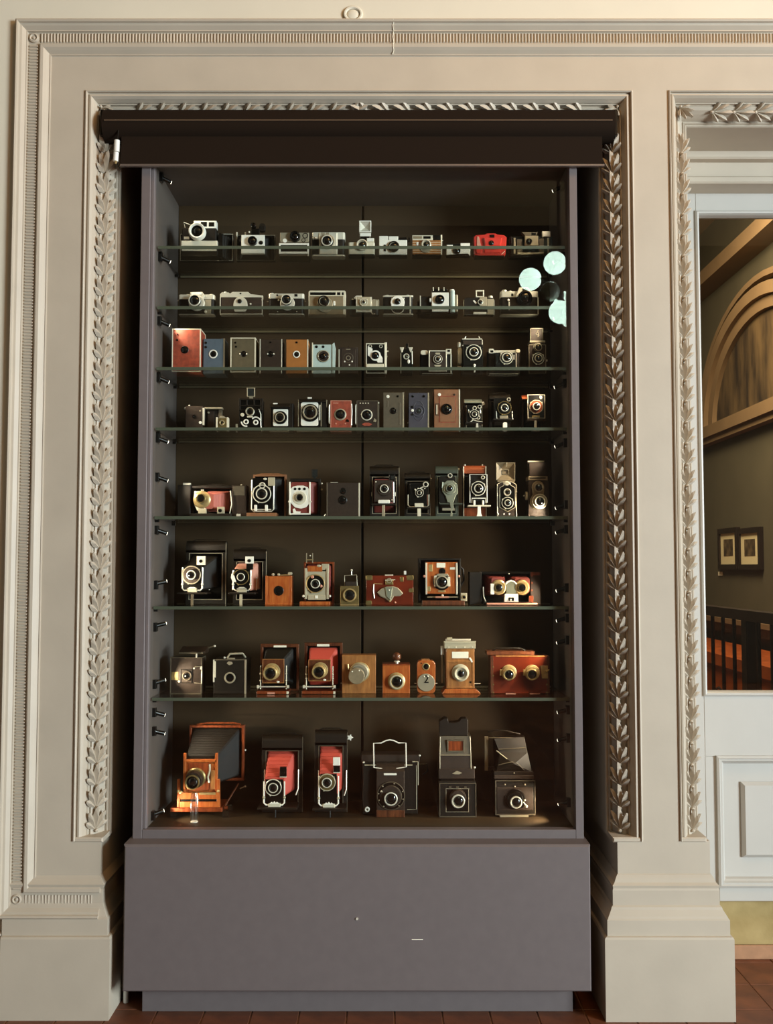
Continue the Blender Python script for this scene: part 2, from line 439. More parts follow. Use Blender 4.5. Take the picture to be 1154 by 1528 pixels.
def leaf(par, loc, zrot, yrot, s=1.0):
    global leaf_me
    if leaf_me is None:
        o = mesh_obj('leaf', V, Fc, 'paint', par); leaf_me = o.data
    else:
        o = bpy.data.objects.new('leaf', leaf_me); COL.objects.link(o); o.parent = par
    # yrot: direction in the wall plane, zrot: turn of the face into the opening
    o.matrix_local = Matrix.Translation(loc) @ zrot @ Matrix.Rotation(yrot, 4, 'Y') @ Matrix.Diagonal((s, 1.0, s, 1))
Rz = lambda d: Matrix.Rotation(math.radians(d), 4, 'Z')
Rx = lambda d: Matrix.Rotation(math.radians(d), 4, 'X')
LP = .0715
def leaf_run(par, XLo, XRo, w, right=True):
    oc, dc = .58 * w, .048
    nz = int((OT - ZM - .13) / LP)
    for i in range(nz):
        z = ZM + .02 + i * LP
        leaf(par, (XLo + oc, WY + dc, z), Rz(42 if right else 16), 0, w / .10)
        if right: leaf(par, (XRo - oc, WY + dc, z), Rz(-42), 0, w / .10)
    nx = int((XRo - XLo - .24) / LP)
    xm = (XLo + XRo) / 2
    for i in range(nx):
        x = XLo + .12 + (i + .5) * (XRo - XLo - .24) / nx
        leaf(par, (x, WY + dc, OT - oc), Rx(36), math.radians(90 if x < xm else -90), w / .10)
    for x, ya in ((XLo + .045, 45), (XRo - .045, -45)):
        if x < 2: leaf(par, (x, WY + .03, OT - .045), Matrix.Identity(4), math.radians(180 - ya), .7)
leaf_run(t2, OL, OR, MW_)
leaf_run(t3, DL, DRX, DW_, right=False)
# plaster boss on the wall above the architrave
bz = PZ(22, 3.322); bx = PX(527, 22, 3.322)
bo = structure(wtube('trim_4', 'cream', [(bx + .028 * math.cos(a), 3.319, bz + .024 * math.sin(a)) for a in [i * math.pi / 9 for i in range(18)]], .006, closed=True))
wball('boss', 'cream', (bx, 3.322, bz), .022, bo, sc=(1, .3, .85))

# ------------------------------------------------------------------ doorway
DY = 3.76
structure(joinboxes('trim_5', 'paint', [(DLI - .02, DRX, 3.67, YB, PZ(266, 3.67), OT + .01), (DLI - .02, DRX, 3.655, YB, PZ(273, 3.655), PZ(262, 3.655)),
                                      (DLI - .02, DRX, 3.63, YB, PZ(236, 3.63), OT + .01)], b=.006))
structure(wbox('wall_sill', 'sill', CORE_R1 - .02, DRX, 3.80, YB, PZ(1410, 3.80), PZ(1345, DY) - .002, b=.003))
structure(wbox('baseboard_door', 'sillpink', CORE_R1 - .02, DRX, 3.795, YB, 0, PZ(1410, 3.80), b=.003))
door = tag(empty('door_1', (1.75, DY, PZ(1345, DY))), kind='structure')
dz = PZ(1345, DY)
def dpart(name, m, x0, x1, y0, y1, z0, z1, par=None, b=.002):
    return wbox(name, m, x0 - 1.75, x1 - 1.75, y0 - DY, y1 - DY, z0 - dz, z1 - dz, par or door, b)
GX = PX(1050, 720, DY); GT, GB = PZ(320, DY), PZ(1033, DY)
DTOP = PZ(283, DY) + .03
dpart('stile', 'doorpaint', DLI - .015, GX - .012, DY, DY + .05, dz, DTOP)
dpart('stile', 'doorpaint', 2.30, DRX - .002, DY, DY + .05, dz, DTOP)
dpart('top_rail', 'doorpaint', GX - .012, 2.30, DY, DY + .05, GT + .012, DTOP)
dpart('lock_rail', 'doorpaint', GX - .012, 2.30, DY, DY + .05, PZ(1129, DY), GB - .012)
pz0, pz1, px0 = PZ(1322, DY), PZ(1129, DY), PX(1072, 1220, DY)
dpart('stile', 'doorpaint', GX - .012, px0, DY, DY + .05, dz, pz1)
dpart('bottom_rail', 'doorpaint', px0, 2.30, DY, DY + .05, dz, pz0)
dpart('panel', 'doorpaint', px0, 2.30, DY + .022, DY + .045, pz0, pz1)
fx0, fz0, fz1 = PX(1109, 1220, DY), PZ(1281, DY), PZ(1168, DY)
dpart('raised_field', 'doorpaint', fx0, 2.22, DY + .004, DY + .03, fz0, fz1, b=.012)
def pm(o): return [(2.30 - o - 1.75, pz1 - o - dz), (px0 + o - 1.75, pz1 - o - dz), (px0 + o - 1.75, pz0 + o - dz), (2.30 - o - 1.75, pz0 + o - dz)]
sweep('panel_moulding', 'doorpaint', pm, [(-.004, .002), (-.004, -.010), (.004, -.014), (.008, -.010), (.014, -.010), (.018, .0), (.024, .006), (.028, .022)], 0, door)
def gm(o): return [(2.30 - o - 1.75, GT - o - dz), (GX + o - 1.75, GT - o - dz), (GX + o - 1.75, GB + o - dz), (2.30 - o - 1.75, GB + o - dz)]
sweep('glazing_bead', 'doorpaint', gm, [(-.014, .0), (-.014, -.006), (-.008, -.010), (-.002, -.008), (.002, .004), (.004, .030)], 0, door)
dpart('pane', 'doorpane', GX - .002, 2.298, DY + .024, DY + .030, GB - .002, GT + .002, b=0)

# the passage beyond the glass
PWX = 2.95
structure(joinboxes('wall_passage', 'farwall', [(PWX + .03, PWX + .2, YB, 10.4, 0, 4.6), (0.45, 0.60, YB, 10.4, 0, 4.6), (0.45, 3.15, 10.3, 10.5, 0, 4.6)]))
structure(wbox('ceiling_passage', 'ceil', 0.45, 3.15, YB, 10.5, 4.6, 4.7, b=0))
def side_pt(px, py, X=PWX):
    # the wall X = const seen through the pane
    Y = X * F / (px - CX)
    for _ in range(6):
        t = math.tan(math.atan((CY - py) / F) + PITCH); Z = HC + Y * t
        Y = (X * F / (px - CX) - (Z - HC) * sp_) / cp
    return Y, Z
ya, za = side_pt(1136, 466); yl, zl = side_pt(1068, 622)
hw, hh = yl - ya, 0.0
_, zbase = side_pt(1136, 606)
hh = za - zbase
def arch_strip(name, m, s0, s1, x0, x1, par=None):
    V, Fc = [], []; n = 24
    for i in range(n + 1):
        a = math.pi * i / n
        for s_, x in ((s0, x0), (s1, x0), (s1, x1), (s0, x1)):
            V.append((x, ya + (hw + s_) * math.cos(a), zbase + (hh + s_ * .8) * math.sin(a)))
    for i in range(n):
        for k in range(4):
            l = (k + 1) % 4; Fc.append((i * 4 + k, i * 4 + l, i * 4 + 4 + l, i * 4 + 4 + k))
    return mesh_obj(name, V, Fc, m, par, smooth=True)
ar = structure(arch_strip('trim_6', 'farstone', 0.0, .12, PWX - .03, PWX + .05))
arch_strip('archivolt', 'farstone', .12, .24, PWX - .07, PWX + .05, ar)
arch_strip('archivolt', 'farstone', .30, .36, PWX - .05, PWX + .05, ar)
V, Fc = [], []
for x in (PWX + .01, PWX + .04):
    V += [(x, ya + (hw + .01) * math.cos(math.pi * i / 24), zbase + (hh + .01) * math.sin(math.pi * i / 24)) for i in range(25)]
Fc = [tuple(range(25)), tuple(range(49, 24, -1))]
mu = tag(mesh_obj('mural', V, Fc, 'mural'), 'dim lunette mural under the stone arch beyond the door', 'mural')
structure(joinboxes('trim_7', 'farstone', [(PWX - .08, PWX + .05, YB + .3, 10.3, zbase - .10, zbase), (PWX - .05, PWX + .05, YB + .3, 10.3, zbase - .15, zbase - .10),
                                         (PWX - .16, PWX + .05, YB + .3, 10.3, zbase + hh + .5, zbase + hh + .62)], b=.01))
def picture(pxa, pxb, y0, y1, lab):
    Ya, Z1 = side_pt(pxa, y0); Yb, Z0 = side_pt(pxb, y1)
    Yc, hwid = (Ya + Yb) / 2, abs(Ya - Yb) / 2; Zc, hh_ = (Z0 + Z1) / 2, (Z1 - Z0) / 2
    r = tag(empty('framed_print', (PWX + .03, Yc, Zc)), lab, 'picture', 'framed prints on the passage wall')
    fr = .045
    for a in ((-hwid - fr, -hwid, -hh_ - fr, hh_ + fr), (hwid, hwid + fr, -hh_ - fr, hh_ + fr), (-hwid, hwid, hh_, hh_ + fr), (-hwid, hwid, -hh_ - fr, -hh_)):
        wbox('frame_bar', 'darkwood', -.035, 0, a[0], a[1], a[2], a[3], r, b=.002)
    wbox('mount', 'mount', -.020, 0, -hwid, hwid, -hh_, hh_, r, b=0)
    wbox('print', 'print', -.023, -.019, -hwid * .58, hwid * .58, -hh_ * .45, hh_ * .62, r, b=0)
picture(1074, 1098, 797, 842, 'cream mounted print in dark frame on passage wall, beside the door jamb')
picture(1104, 1132, 797, 842, 'cream mounted print in wide dark frame, partly behind the railing post')
for (a, b_, c_, d_) in ((1068, 1074, 840, 849), (1068, 1074, 853, 859)):
    Ya, Z1 = side_pt(a, c_); Yb, Z0 = side_pt(b_, d_)
    wbox('wall_label', 'lbl', PWX + .024, PWX + .03, Yb, Ya, Z0, Z1, bpy.data.objects['wall_passage'], b=0)
# railing in the passage
rail = tag(empty('stair_railing', (2.10, 6.6, 0)), 'dark iron railing with scroll balusters seen through the door glass', 'railing')
def rp(fn, name, m, *a, **k):
    o = fn(name, m, *a, **k); o.parent = rail; return o
wbox('handrail', 'darkwood', -.04, .04, -1.6, 1.9, 1.14, 1.20, rail, b=.012)
wbox('lower_rail', 'darkwood', -.02, .02, -1.6, 1.9, .10, .14, rail, b=.004)
Yp = 2.10 * F / (1115 - CX) - 6.6
wbox('post', 'darkwood', -.03, .03, Yp - .045, Yp + .045, 0, 1.15, rail, b=.006)
for i in range(17):
    y = -1.5 + i * .2
    if abs(y - Yp) < .08: continue
    wtube('baluster', 'darkwood', [(0, y, .12), (0, y, 1.15)], .012, rail, n=6)
    if i % 2 == 0:
        wtube('scroll', 'darkwood', [(0, y + .1 + .07 * math.cos(a), .62 + .07 * math.sin(a)) for a in [k_ * math.pi / 6 for k_ in range(12)]], .008, rail, n=5, closed=True)
bench = tag(empty('museum_bench', (2.62, 7.6, 0)), 'orange brown wooden bench along the passage wall behind the railing', 'bench')
wbox('seat', 'orangewood', -.22, .26, -1.6, 1.6, .74, .82, bench, b=.02)
wbox('front_board', 'orangewood', -.20, -.17, -1.6, 1.6, .38, .74, bench, b=.004)
for y in (-1.45, 0, 1.45): wbox('leg', 'darkwood', -.20, .22, y - .05, y + .05, 0, .42, bench, b=.004)
sc_ = tag(empty('wall_ledge', (PWX, 7.6, .98)), 'pale moulded ledge running along the passage wall above the bench', 'ledge')
wbox('board', 'farstone', -.10, .03, -2.2, 2.2, .0, .04, sc_, b=.008)
wbox('bracket_rail', 'farwall', -.05, .03, -2.2, 2.2, -.08, 0, sc_, b=.004)

# globe chandelier in the hall (seen mirrored in the cabinet glass)
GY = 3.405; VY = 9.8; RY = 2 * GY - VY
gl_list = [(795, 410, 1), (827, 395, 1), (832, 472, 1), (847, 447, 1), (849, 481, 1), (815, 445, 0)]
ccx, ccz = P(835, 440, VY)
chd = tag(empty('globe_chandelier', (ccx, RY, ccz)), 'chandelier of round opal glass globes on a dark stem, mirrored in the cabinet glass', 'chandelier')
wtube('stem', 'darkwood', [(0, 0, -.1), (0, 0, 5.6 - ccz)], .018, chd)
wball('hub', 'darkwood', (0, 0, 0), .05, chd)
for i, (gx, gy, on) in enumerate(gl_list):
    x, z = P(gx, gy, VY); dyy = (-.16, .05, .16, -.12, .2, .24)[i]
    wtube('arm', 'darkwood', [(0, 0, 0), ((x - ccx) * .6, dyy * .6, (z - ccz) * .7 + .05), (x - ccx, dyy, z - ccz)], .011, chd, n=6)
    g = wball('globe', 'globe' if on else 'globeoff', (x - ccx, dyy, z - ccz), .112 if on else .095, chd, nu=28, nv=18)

# ------------------------------------------------------------------ roller blind over the recess
YR = 3.372
bxc, bzc = P(536, 190, YR)
bl = tag(empty('roller_blind', (0, YR, bzc)), 'dark brown roller blind rolled up above the cabinet with a short hanging flap', 'blind')
XA, XB = PX(158, 190, YR), PX(914, 190, YR)
V, Fc = [], []; n = 28; R_ = .056
for x in (XA, XB):
    V += [(x, R_ * math.cos(2 * math.pi * i / n), R_ * math.sin(2 * math.pi * i / n)) for i in range(n)]
Fc = [(i, (i + 1) % n, n + (i + 1) % n, n + i) for i in range(n)] + [tuple(range(n)), tuple(range(2 * n - 1, n - 1, -1))]
mesh_obj('roll', V, Fc, 'blind', bl, smooth=True)
wbox('cover_strip', 'strip', XA + .01, XB - .012, -.060, -.054, PZ(180.5, YR - .056) - bzc, PZ(179, YR - .056) - bzc, bl, b=.0005)
fy = -.030
FA, FB = PX(181, 230, YR + fy), PX(899, 230, YR + fy)
wbox('flap', 'blind', FA, FB, fy - .002, fy + .002, PZ(247, YR + fy) - bzc, -.02, bl, b=.0005)
wbox('bottom_bar', 'blindbar', FA - .002, FB + .006, fy - .007, fy + .007, PZ(249, YR + fy) - bzc, PZ(245.5, YR + fy) - bzc, bl, b=.002)
for x in (XA - .012, XB + .001): wbox('end_bracket', 'bk', x, x + .011, -.03, .05, -.04, .05, bl, b=.002)
hx, hz = P(174, 226, 3.325)
hd = tag(empty('cord_tensioner', (hx, 3.325, hz)), 'small white plastic cord holder hanging at the blind end', 'cord holder')
wtube('holder_body', 'whiteplastic', [(.001, 0, .038), (0, 0, -.002)], .0095, hd, n=10)
wtube('holder_clip', 'whiteplastic', [(-.001, 0, -.004), (-.003, 0, -.034)], .0088, hd, n=10)
wtube('cord', 'bk', [(.002, 0, .038), (.004, .002, .075)], .0025, hd)
wtube('cord', 'bk', [(-.001, 0, -.034), (.012, .01, -.060)], .002, hd)
wtube('pin', 'br', [(-.001, -.004, -.034), (-.001, -.004, -.044)], .003, hd)

# ------------------------------------------------------------------ display cabinet
FY = 3.36
X0, X1 = PX(205, 720, FY), PX(866, 720, FY)
IX0, IX1 = -.796, .623
KZ = PZ(1480, 3.285); DZ = PZ(1262, 3.285); RZ0 = PZ(1252, FY); RZ1 = PZ(1238, FY)
CT = PZ(224, FY); BY = 3.79
cab = tag(empty('display_cabinet', ((X0 + X1) / 2, FY, 0)), 'tall mauve grey glass-fronted museum cabinet filled with old cameras', 'cabinet')
cxm = (X0 + X1) / 2
def cpart(name, m, x0, x1, y0, y1, z0, z1, b=.0015, par=None):
    return wbox(name, m, x0 - cxm, x1 - cxm, y0 - FY, y1 - FY, z0, z1, par or cab, b)
FLZ = PZ(1236, 3.385)
cpart('side_panel', 'caseshaded', X0 + .003, IX0, 3.395, BY + .02, RZ0, CT)
cpart('side_panel', 'caseshaded', IX1, X1 - .003, 3.395, BY + .02, RZ0, CT)
cpart('stile', 'case', X0, X0 + .031, FY, 3.396, RZ0, CT)
cpart('stile', 'case', X1 - .0265, X1, FY, 3.396, RZ0, CT)
cpart('glazing_strip', 'case', X0 + .031, IX0 + .002, FY + .010, 3.398, RZ1, CT)
cpart('bottom_rail', 'case', X0 + .031, X1 - .0265, FY, 3.396, RZ0, RZ1)
cpart('top_panel', 'caseshaded', IX0, IX1, 3.36, BY, CT - .04, CT)
cpart('base_board', 'caseback', IX0, IX1, 3.396, BY, RZ0, FLZ)
seam = PX(541, 720, BY - .012)
cpart('back_panel', 'caseback', IX0, seam - .0045, BY - .012, BY, FLZ, CT - .04)
cpart('back_panel', 'caseback', seam + .0045, IX1, BY - .012, BY, FLZ, CT - .04)
cpart('backing', 'bk', IX0, IX1, BY, BY + .012, RZ0, CT, b=0)
cpart('glass_pane', 'pane', X0 + .028, X1 - .028, 3.400, 3.406, RZ1 - .004, CT - .03, b=0)
cpart('body_box', 'case', PX(186, 1370, 3.30), PX(880, 1370, 3.30), 3.303, BY, KZ + .002, DZ - .004)
dr = cpart('drawer_front', 'case', PX(184, 1370, 3.285), PX(882, 1370, 3.285), 3.285, 3.304, KZ, DZ, b=.004)
cpart('deck', 'case', PX(186, 1265, 3.30), PX(880, 1265, 3.30), 3.290, BY, DZ - .004, DZ + .003, b=.002)
cpart('shadow_gap', 'bk', X0 + .01, X1 - .01, FY + .02, BY, DZ, RZ0, b=0)
cpart('kick_board', 'case', PX(212, 1495, FY), PX(855, 1495, FY), FY, FY + .02, 0, KZ)
lx, lz = P(533, 1371, 3.284)
V, Fc = [], []
lk = wtube('lock', 'ch', [(lx - cxm, 3.285 - FY, lz), (lx - cxm, 3.2815 - FY, lz)], .004, dr, n=10)
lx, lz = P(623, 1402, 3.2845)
wbox('pale_dash', 'lbl', lx - cxm - .018, lx - cxm + .018, 3.2842 - FY, 3.2852 - FY, lz - .0014, lz + .0014, dr, b=.0004)  # thin pale dash on the drawer front
wtube('foot', 'whiteplastic', [(PX(188, 1490, 3.43) - cxm, 3.43 - FY, 0), (PX(188, 1490, 3.43) - cxm, 3.43 - FY, KZ + .002)], .0085, cab, n=10)

# glass shelves
SY0, SY1 = 3.415, 3.768
rows_y = [369, 459, 550, 640, 772.5, 907, 1043.5]
rowz = [PZ(y, SY0) + .005 for y in rows_y] + [FLZ]
names = ['topmost glass shelf carrying the instant cameras and the red compact', 'second glass shelf from the top carrying silver rangefinder cameras', 'third glass shelf from the top carrying the row of coloured box cameras',
         'fourth glass shelf from the top carrying the violet and brown box cameras', 'fifth glass shelf from the top carrying folding and twin lens cameras', 'sixth glass shelf from the top carrying the orange wooden box camera',
         'lowest glass shelf carrying the mahogany wooden cameras']
for i, lab in enumerate(names):
    z = rowz[i]
    o = tag(empty('glass_shelf', (0, SY0, z)), lab, 'shelf', 'glass shelves in the cabinet')
    wbox('shelf_sheet', 'shelfglass', IX0 + .006, IX1 - .006, .0025, SY1 - SY0, -.010, 0, o, b=0)
    wbox('polished_edge', 'shelfedge', IX0 + .006, IX1 - .006, 0, .0025, -.0105, .0002, o, b=.0004)
    wbox('back_edge', 'litbackedge', IX0 + .012, IX1 - .012, SY1 - SY0, SY1 - SY0 + .002, -.008, -.001, o, b=0)
    for x in (IX0 + .001, IX1 - .014):
        for y in (.03, .30): wbox('shelf_peg', 'bk', x, x + .013, y, y + .012, -.019, -.0102, o, b=.001)

# miniature spot lamps on the cabinet sides
LS = [(245, 268), (244, 387), (243, 482), (242, 567), (236, 657), (237, 715), (237, 794), (240, 868), (236, 931), (237, 1016), (232, 1066), (232, 1094), (231, 1212)]
RS = [(826, 281), (828, 388), (829, 472), (827, 575), (830, 664), (830, 756), (832, 793), (833, 880), (835, 925), (836, 958), (837, 1062), (837, 1104), (837, 1200)]
shelf_names = ['above the top shelf', 'below the top shelf', 'below the second shelf', 'below the third shelf', 'below the fourth shelf', 'below the fifth shelf', 'below the sixth shelf', 'below the lowest glass shelf']
SPOT_W = 2.6
seen_ = {}
def nth(side, k):
    seen_[(side, k)] = seen_.get((side, k), 0) + 1
    return ('first ', 'second ', 'third ')[seen_[(side, k)] - 1]
def spot(px, py, side):
    Y = 3.455
    x, z = P(px, py, Y)
    wx = IX0 if side < 0 else IX1
    k = sum(1 for r in rowz[:7] if z < r)
    up = any(abs(py - v) < 2 for v in (868, 931, 1212, 1016))
    o = tag(empty('spot_lamp', (wx, Y, z)), 'tiny black spot lamp on the %s cabinet side, %s%s' % ('door-ward' if side > 0 else 'architrave-ward', nth(side, k), shelf_names[k]), 'lamp', 'miniature spot lamps inside the cabinet')
    s = -side
    wbox('bracket', 'bk', min(0, s * .012), max(0, s * .012), -.010, .010, -.008 if not up else -.026, .022 if not up else .004, o, b=.001)
    ex = abs(x - wx) + .006
    dirv = Vector((s * 1.0, .55, -.35 if not up else .25)).normalized()
    a = Vector((s * .008, 0, .006 if not up else -.006)); b_ = a + dirv * .034
    hd_ = wtube('head', 'bk', [a, b_], .0072, o, n=10)
    wtube('bulb', 'bulb', [b_, b_ + dirv * .0012], .0058, hd_, n=10)
    l = bpy.data.lights.new('spot_beam', 'SPOT'); l.energy = SPOT_W * (1.5 if side > 0 else 1.0) * (.45 if (px, py) == (243, 482) else 1.0); l.color = (1.0, .84, .62)
    l.spot_size = math.radians(105); l.spot_blend = .8; l.shadow_soft_size = .006
    lo = bpy.data.objects.new('spot_beam', l); COL.objects.link(lo); lo.parent = o
    lo.location = b_ + dirv * .004
    tgt = Vector((s * 1.0, .30, (-.85 if k == 0 else -.22) if not up else .12))
    lo.rotation_euler = tgt.to_track_quat('-Z', 'Y').to_euler()
for q in LS: spot(*q, -1)
for q in RS: spot(*q, 1)
# ------------------------------------------------------------------ the cameras
# Every camera is measured in picture units (u across, v up from its base, d back from its front), scaled to metres at its real distance.
YF = 3.53
SHELF = ['top shelf', 'second shelf', 'third shelf', 'fourth shelf', 'fifth shelf', 'sixth shelf', 'lowest glass shelf', 'cabinet floor']
class Cam:
    def __init__(s, name, label, cx, row, Y=YF, cat='camera', rot=0.0, z=0.0):
        Z = rowz[row] + .0003 + z
        px, py, k = proj(0, Y, Z)
        s.k, s.cx, s.yb = k, cx, py
        X = (cx - CX) * k
        s.o = tag(empty(name, (X, Y, Z)), label, cat, 'old cameras on the ' + SHELF[row])
        if rot: s.o.rotation_euler = (0, 0, math.radians(rot))
    def uv(s, p): return ((p[0] - s.cx) * s.k, max(0.0, s.yb - p[1]) * s.k)
    def mk(s, name, m, V, Fc, par=None, smooth=False): return mesh_obj(name, V, Fc, m, par or s.o, smooth)
    def poly(s, name, m, pts, d0, d1, b=.5, par=None, smooth=False):
        V, Fc = prism([s.uv(p) for p in pts], d0 * s.k, d1 * s.k, b * s.k, ident)
        return s.mk(name, m, V, Fc, par, smooth)
    def box(s, name, m, x0, x1, y0, y1, d0, d1, b=.5, par=None): return s.poly(name, m, rect(x0, x1, y0, y1), d0, d1, b, par)
    def rr(s, name, m, x0, x1, y0, y1, d0, d1, r=2, b=.5, par=None): return s.poly(name, m, rrect(x0, x1, y0, y1, r), d0, d1, b, par, True)
    def plan(s, name, m, pts, y0, y1, b=.4, par=None, smooth=True):
        V, Fc = prism([((x - s.cx) * s.k, d * s.k) for x, d in pts], max(0.0, s.yb - y1) * s.k, (s.yb - y0) * s.k, b * s.k, lambda p, a: (p[0], p[1], a))
        return s.mk(name, m, V, Fc, par, smooth)
    def round(s, name, m, x0, x1, y0, y1, d0, d1, r=4, b=.5, par=None):      # rounded in plan
        return s.plan(name, m, rrect(x0, x1, d0, d1, r), y0, y1, b, par)
    def side(s, name, m, pts, x0, x1, b=.4, par=None, smooth=False):          # pts (d, y)
        V, Fc = prism([(d * s.k, max(0.0, s.yb - y) * s.k) for d, y in pts], (x0 - s.cx) * s.k, (x1 - s.cx) * s.k, b * s.k, lambda p, a: (a, p[0], p[1]))
        return s.mk(name, m, V, Fc, par, smooth)
    def lathe(s, name, m, x, y, prof, par=None, n=22):
        u, v = s.uv((x, y)); V, Fc = [], []
        for r, d in prof:
            for i in range(n):
                a = 2 * math.pi * i / n
                V.append((u + r * s.k * math.cos(a), d * s.k, v + r * s.k * math.sin(a)))
        for j in range(len(prof) - 1):
            for i in range(n):
                l = (i + 1) % n; Fc.append((j * n + i, j * n + l, j * n + n + l, j * n + n + i))
        Fc.append(tuple(range(n - 1, -1, -1))); Fc.append(tuple((len(prof) - 1) * n + i for i in range(n)))
        return s.mk(name, m, V, Fc, par, True)
    def disc(s, name, m, x, y, r, d, t=1.0, par=None, n=20):
        return s.lathe(name, m, x, y, [(r, d), (r, d - t * .7), (r - min(t * .3, r * .3), d - t)], par, n)
    def ring(s, name, m, x, y, r, w, d, t=1.0, par=None, n=22):
        u, v = s.uv((x, y)); V, Fc = [], []
        pr = [(r, d), (r, d - t * .6), (r - w * .35, d - t), (r - w * .8, d - t), (r - w, d - t * .4), (r - w, d)]
        for q, dd in pr:
            for i in range(n):
                a = 2 * math.pi * i / n; V.append((u + q * s.k * math.cos(a), dd * s.k, v + q * s.k * math.sin(a)))
        for j in range(len(pr)):
            j2 = (j + 1) % len(pr)
            for i in range(n):
                l = (i + 1) % n; Fc.append((j * n + i, j * n + l, j2 * n + l, j2 * n + i))
        return s.mk(name, m, V, Fc, par, True)
    def knob(s, name, m, x, y0, y1, d, r, par=None, n=14):                     # upright cylinder
        V, Fc = [], []
        for q, y in ((r * .9, y1), (r, y1 + (y0 - y1) * .15), (r, y0 - (y0 - y1) * .2), (r * .8, y0)):
            for i in range(n):
                a = 2 * math.pi * i / n; V.append(((x - s.cx + q * math.cos(a)) * s.k, (d + q * math.sin(a)) * s.k, (s.yb - y) * s.k))
        for j in range(3):
            for i in range(n):
                l = (i + 1) % n; Fc.append((j * n + i, j * n + l, j * n + n + l, j * n + n + i))
        Fc.append(tuple(range(n - 1, -1, -1))); Fc.append(tuple(3 * n + i for i in range(n)))
        return s.mk(name, m, V, Fc, par, True)
    def tube(s, name, m, pts, r, par=None, closed=False, n=6):                # pts (x, y, d)
        V, Fc = tube_mesh([((x - s.cx) * s.k, d * s.k, max(r * .8, s.yb - y) * s.k) for x, y, d in pts], r * s.k, n, closed)
        return s.mk(name, m, V, Fc, par, True)
    def ball(s, name, m, x, y, d, r, par=None, sc=(1, 1, 1)):
        u, v = s.uv((x, y)); return wball(name, m, (u, d * s.k, v), r * s.k, par or s.o, 12, 8, sc)
    def frame(s, name, m, x0, x1, y0, y1, d0, d1, w, b=.3, par=None):         # picture-frame ring, w = width or (l, r, t, b)
        l, r, t, bt = w if isinstance(w, tuple) else (w, w, w, w)
        k = s.k; o = [s.uv(p) for p in rect(x0, x1, y0, y1)]; i_ = [s.uv(p) for p in rect(x0 + l, x1 - r, y0 + t, y1 - bt)]
        V, Fc = [], []
        ob = inset(o, b * k); ib = inset(i_, -b * k)
        for ring, d in ((o, d1), (o, d0 + b), (ob, d0), (ib, d0), (i_, d0 + b), (i_, d1)): V += [(p[0], d * k, p[1]) for p in ring]
        for j in range(6):
            j2 = (j + 1) % 6
            for q in range(4):
                z = (q + 1) % 4; Fc.append((j * 4 + q, j * 4 + z, j2 * 4 + z, j2 * 4 + q))
        return s.mk(name, m, V, Fc, par)
    def bel(s, m, A, B, d0, d1, n=8, amp=2.0, par=None, name='bellows'):      # pleats from rect A at d0 back to rect B at d1
        V, Fc = [], []; N = 2 * n
        for i in range(N + 1):
            t = i / N; e = -amp if i % 2 else 0
            x0, x1, y0, y1 = [A[q] + (B[q] - A[q]) * t for q in range(4)]
            for p in rrect(x0 - e, x1 + e, y0 - e, y1 + e, 2.0, 1):
                u, v = s.uv(p); V.append((u, (d0 + (d1 - d0) * t) * s.k, v))
        for i in range(N):
            for q in range(8):
                z = (q + 1) % 8; Fc.append((i * 8 + q, i * 8 + z, i * 8 + 8 + z, i * 8 + 8 + q))
        Fc.append(tuple(range(8)))
        return s.mk(name, m, V, Fc, par)
    def lens(s, x, y, r, d, L, m='bk', g=.68, ring=None, name='lens', gm='gl', par=None):
        p = s.lathe(name, m, x, y, [(r, d), (r, d - L * .55), (r * .95, d - L * .6), (r * .95, d - L), (r * .84, d - L - .03 * r), (r * (g + .02), d - L + .22 * r)], par)
        s.lathe('lens_glass', gm, x, y, [(r * g, d - L + .22 * r), (r * g * .8, d - L + .13 * r), (r * g * .45, d - L + .07 * r), (r * g * .1, d - L + .05 * r)], p, 16)
        if ring: s.ring('lens_ring', ring, x, y, r * 1.0, r * .2, d - L * .9, L * .12 + .2, p)
        return p
    def hole(s, x, y, r, d, m='bk', rim=None, name='lens', gm='gl'):          # lens set into a flat front
        p = s.ring(name, rim or m, x, y, r, r * .28, d, 1.0)
        s.lathe('lens_glass', gm, x, y, [(r * .74, d), (r * .6, d - .35), (r * .1, d - .5)], p, 16)
        return p
    def finder(s, x0, x1, y0, y1, d, m='bk', par=None): return s.box('finder_window', m, x0, x1, y0, y1, d - .4, d + .6, .15, par)
    def strap(s, pts, r=.9, m='bk'): return s.tube('strap', m, pts, r)

def arcpts(cx, cy, r, a0, a1, d, n=10):
    return [(cx + r * math.cos(math.radians(a0 + (a1 - a0) * i / n)), cy - r * math.sin(math.radians(a0 + (a1 - a0) * i / n)), d) for i in range(n + 1)]

def compact35(c, x0, x1, yt, yb, th=9, bh=3.5, D=16, lz=None, lm='bk', bodym='lk', topm='ch', r=3.5, plate=None, fw=(), btn=None, lring='ch', L=8):
    """small roll-film camera: leather body, metal top and base plates, lens"""
    c.round('body', bodym, x0 + .6, x1 - .6, yt + th - .5, yb - bh + .5, .5, D - .5, r)
    c.round('top_plate', topm, x0, x1, yt, yt + th, 0, D, r)
    c.round('base_plate', topm, x0, x1, yb - bh, yb, 0, D, r)
    if plate:
        c.disc('lens_plate', topm, plate[0], plate[1], plate[2], .6, 2.2)
    if lz: c.lens(lz[0], lz[1], lz[2], .5, L, lm, ring=lring)
    for (a, b_, cc, d_) in fw: c.finder(a, b_, cc, d_, -.1)
    if btn: c.knob('shutter_button', 'ch', btn, yt - 2, yt + .5, D * .5, 2)

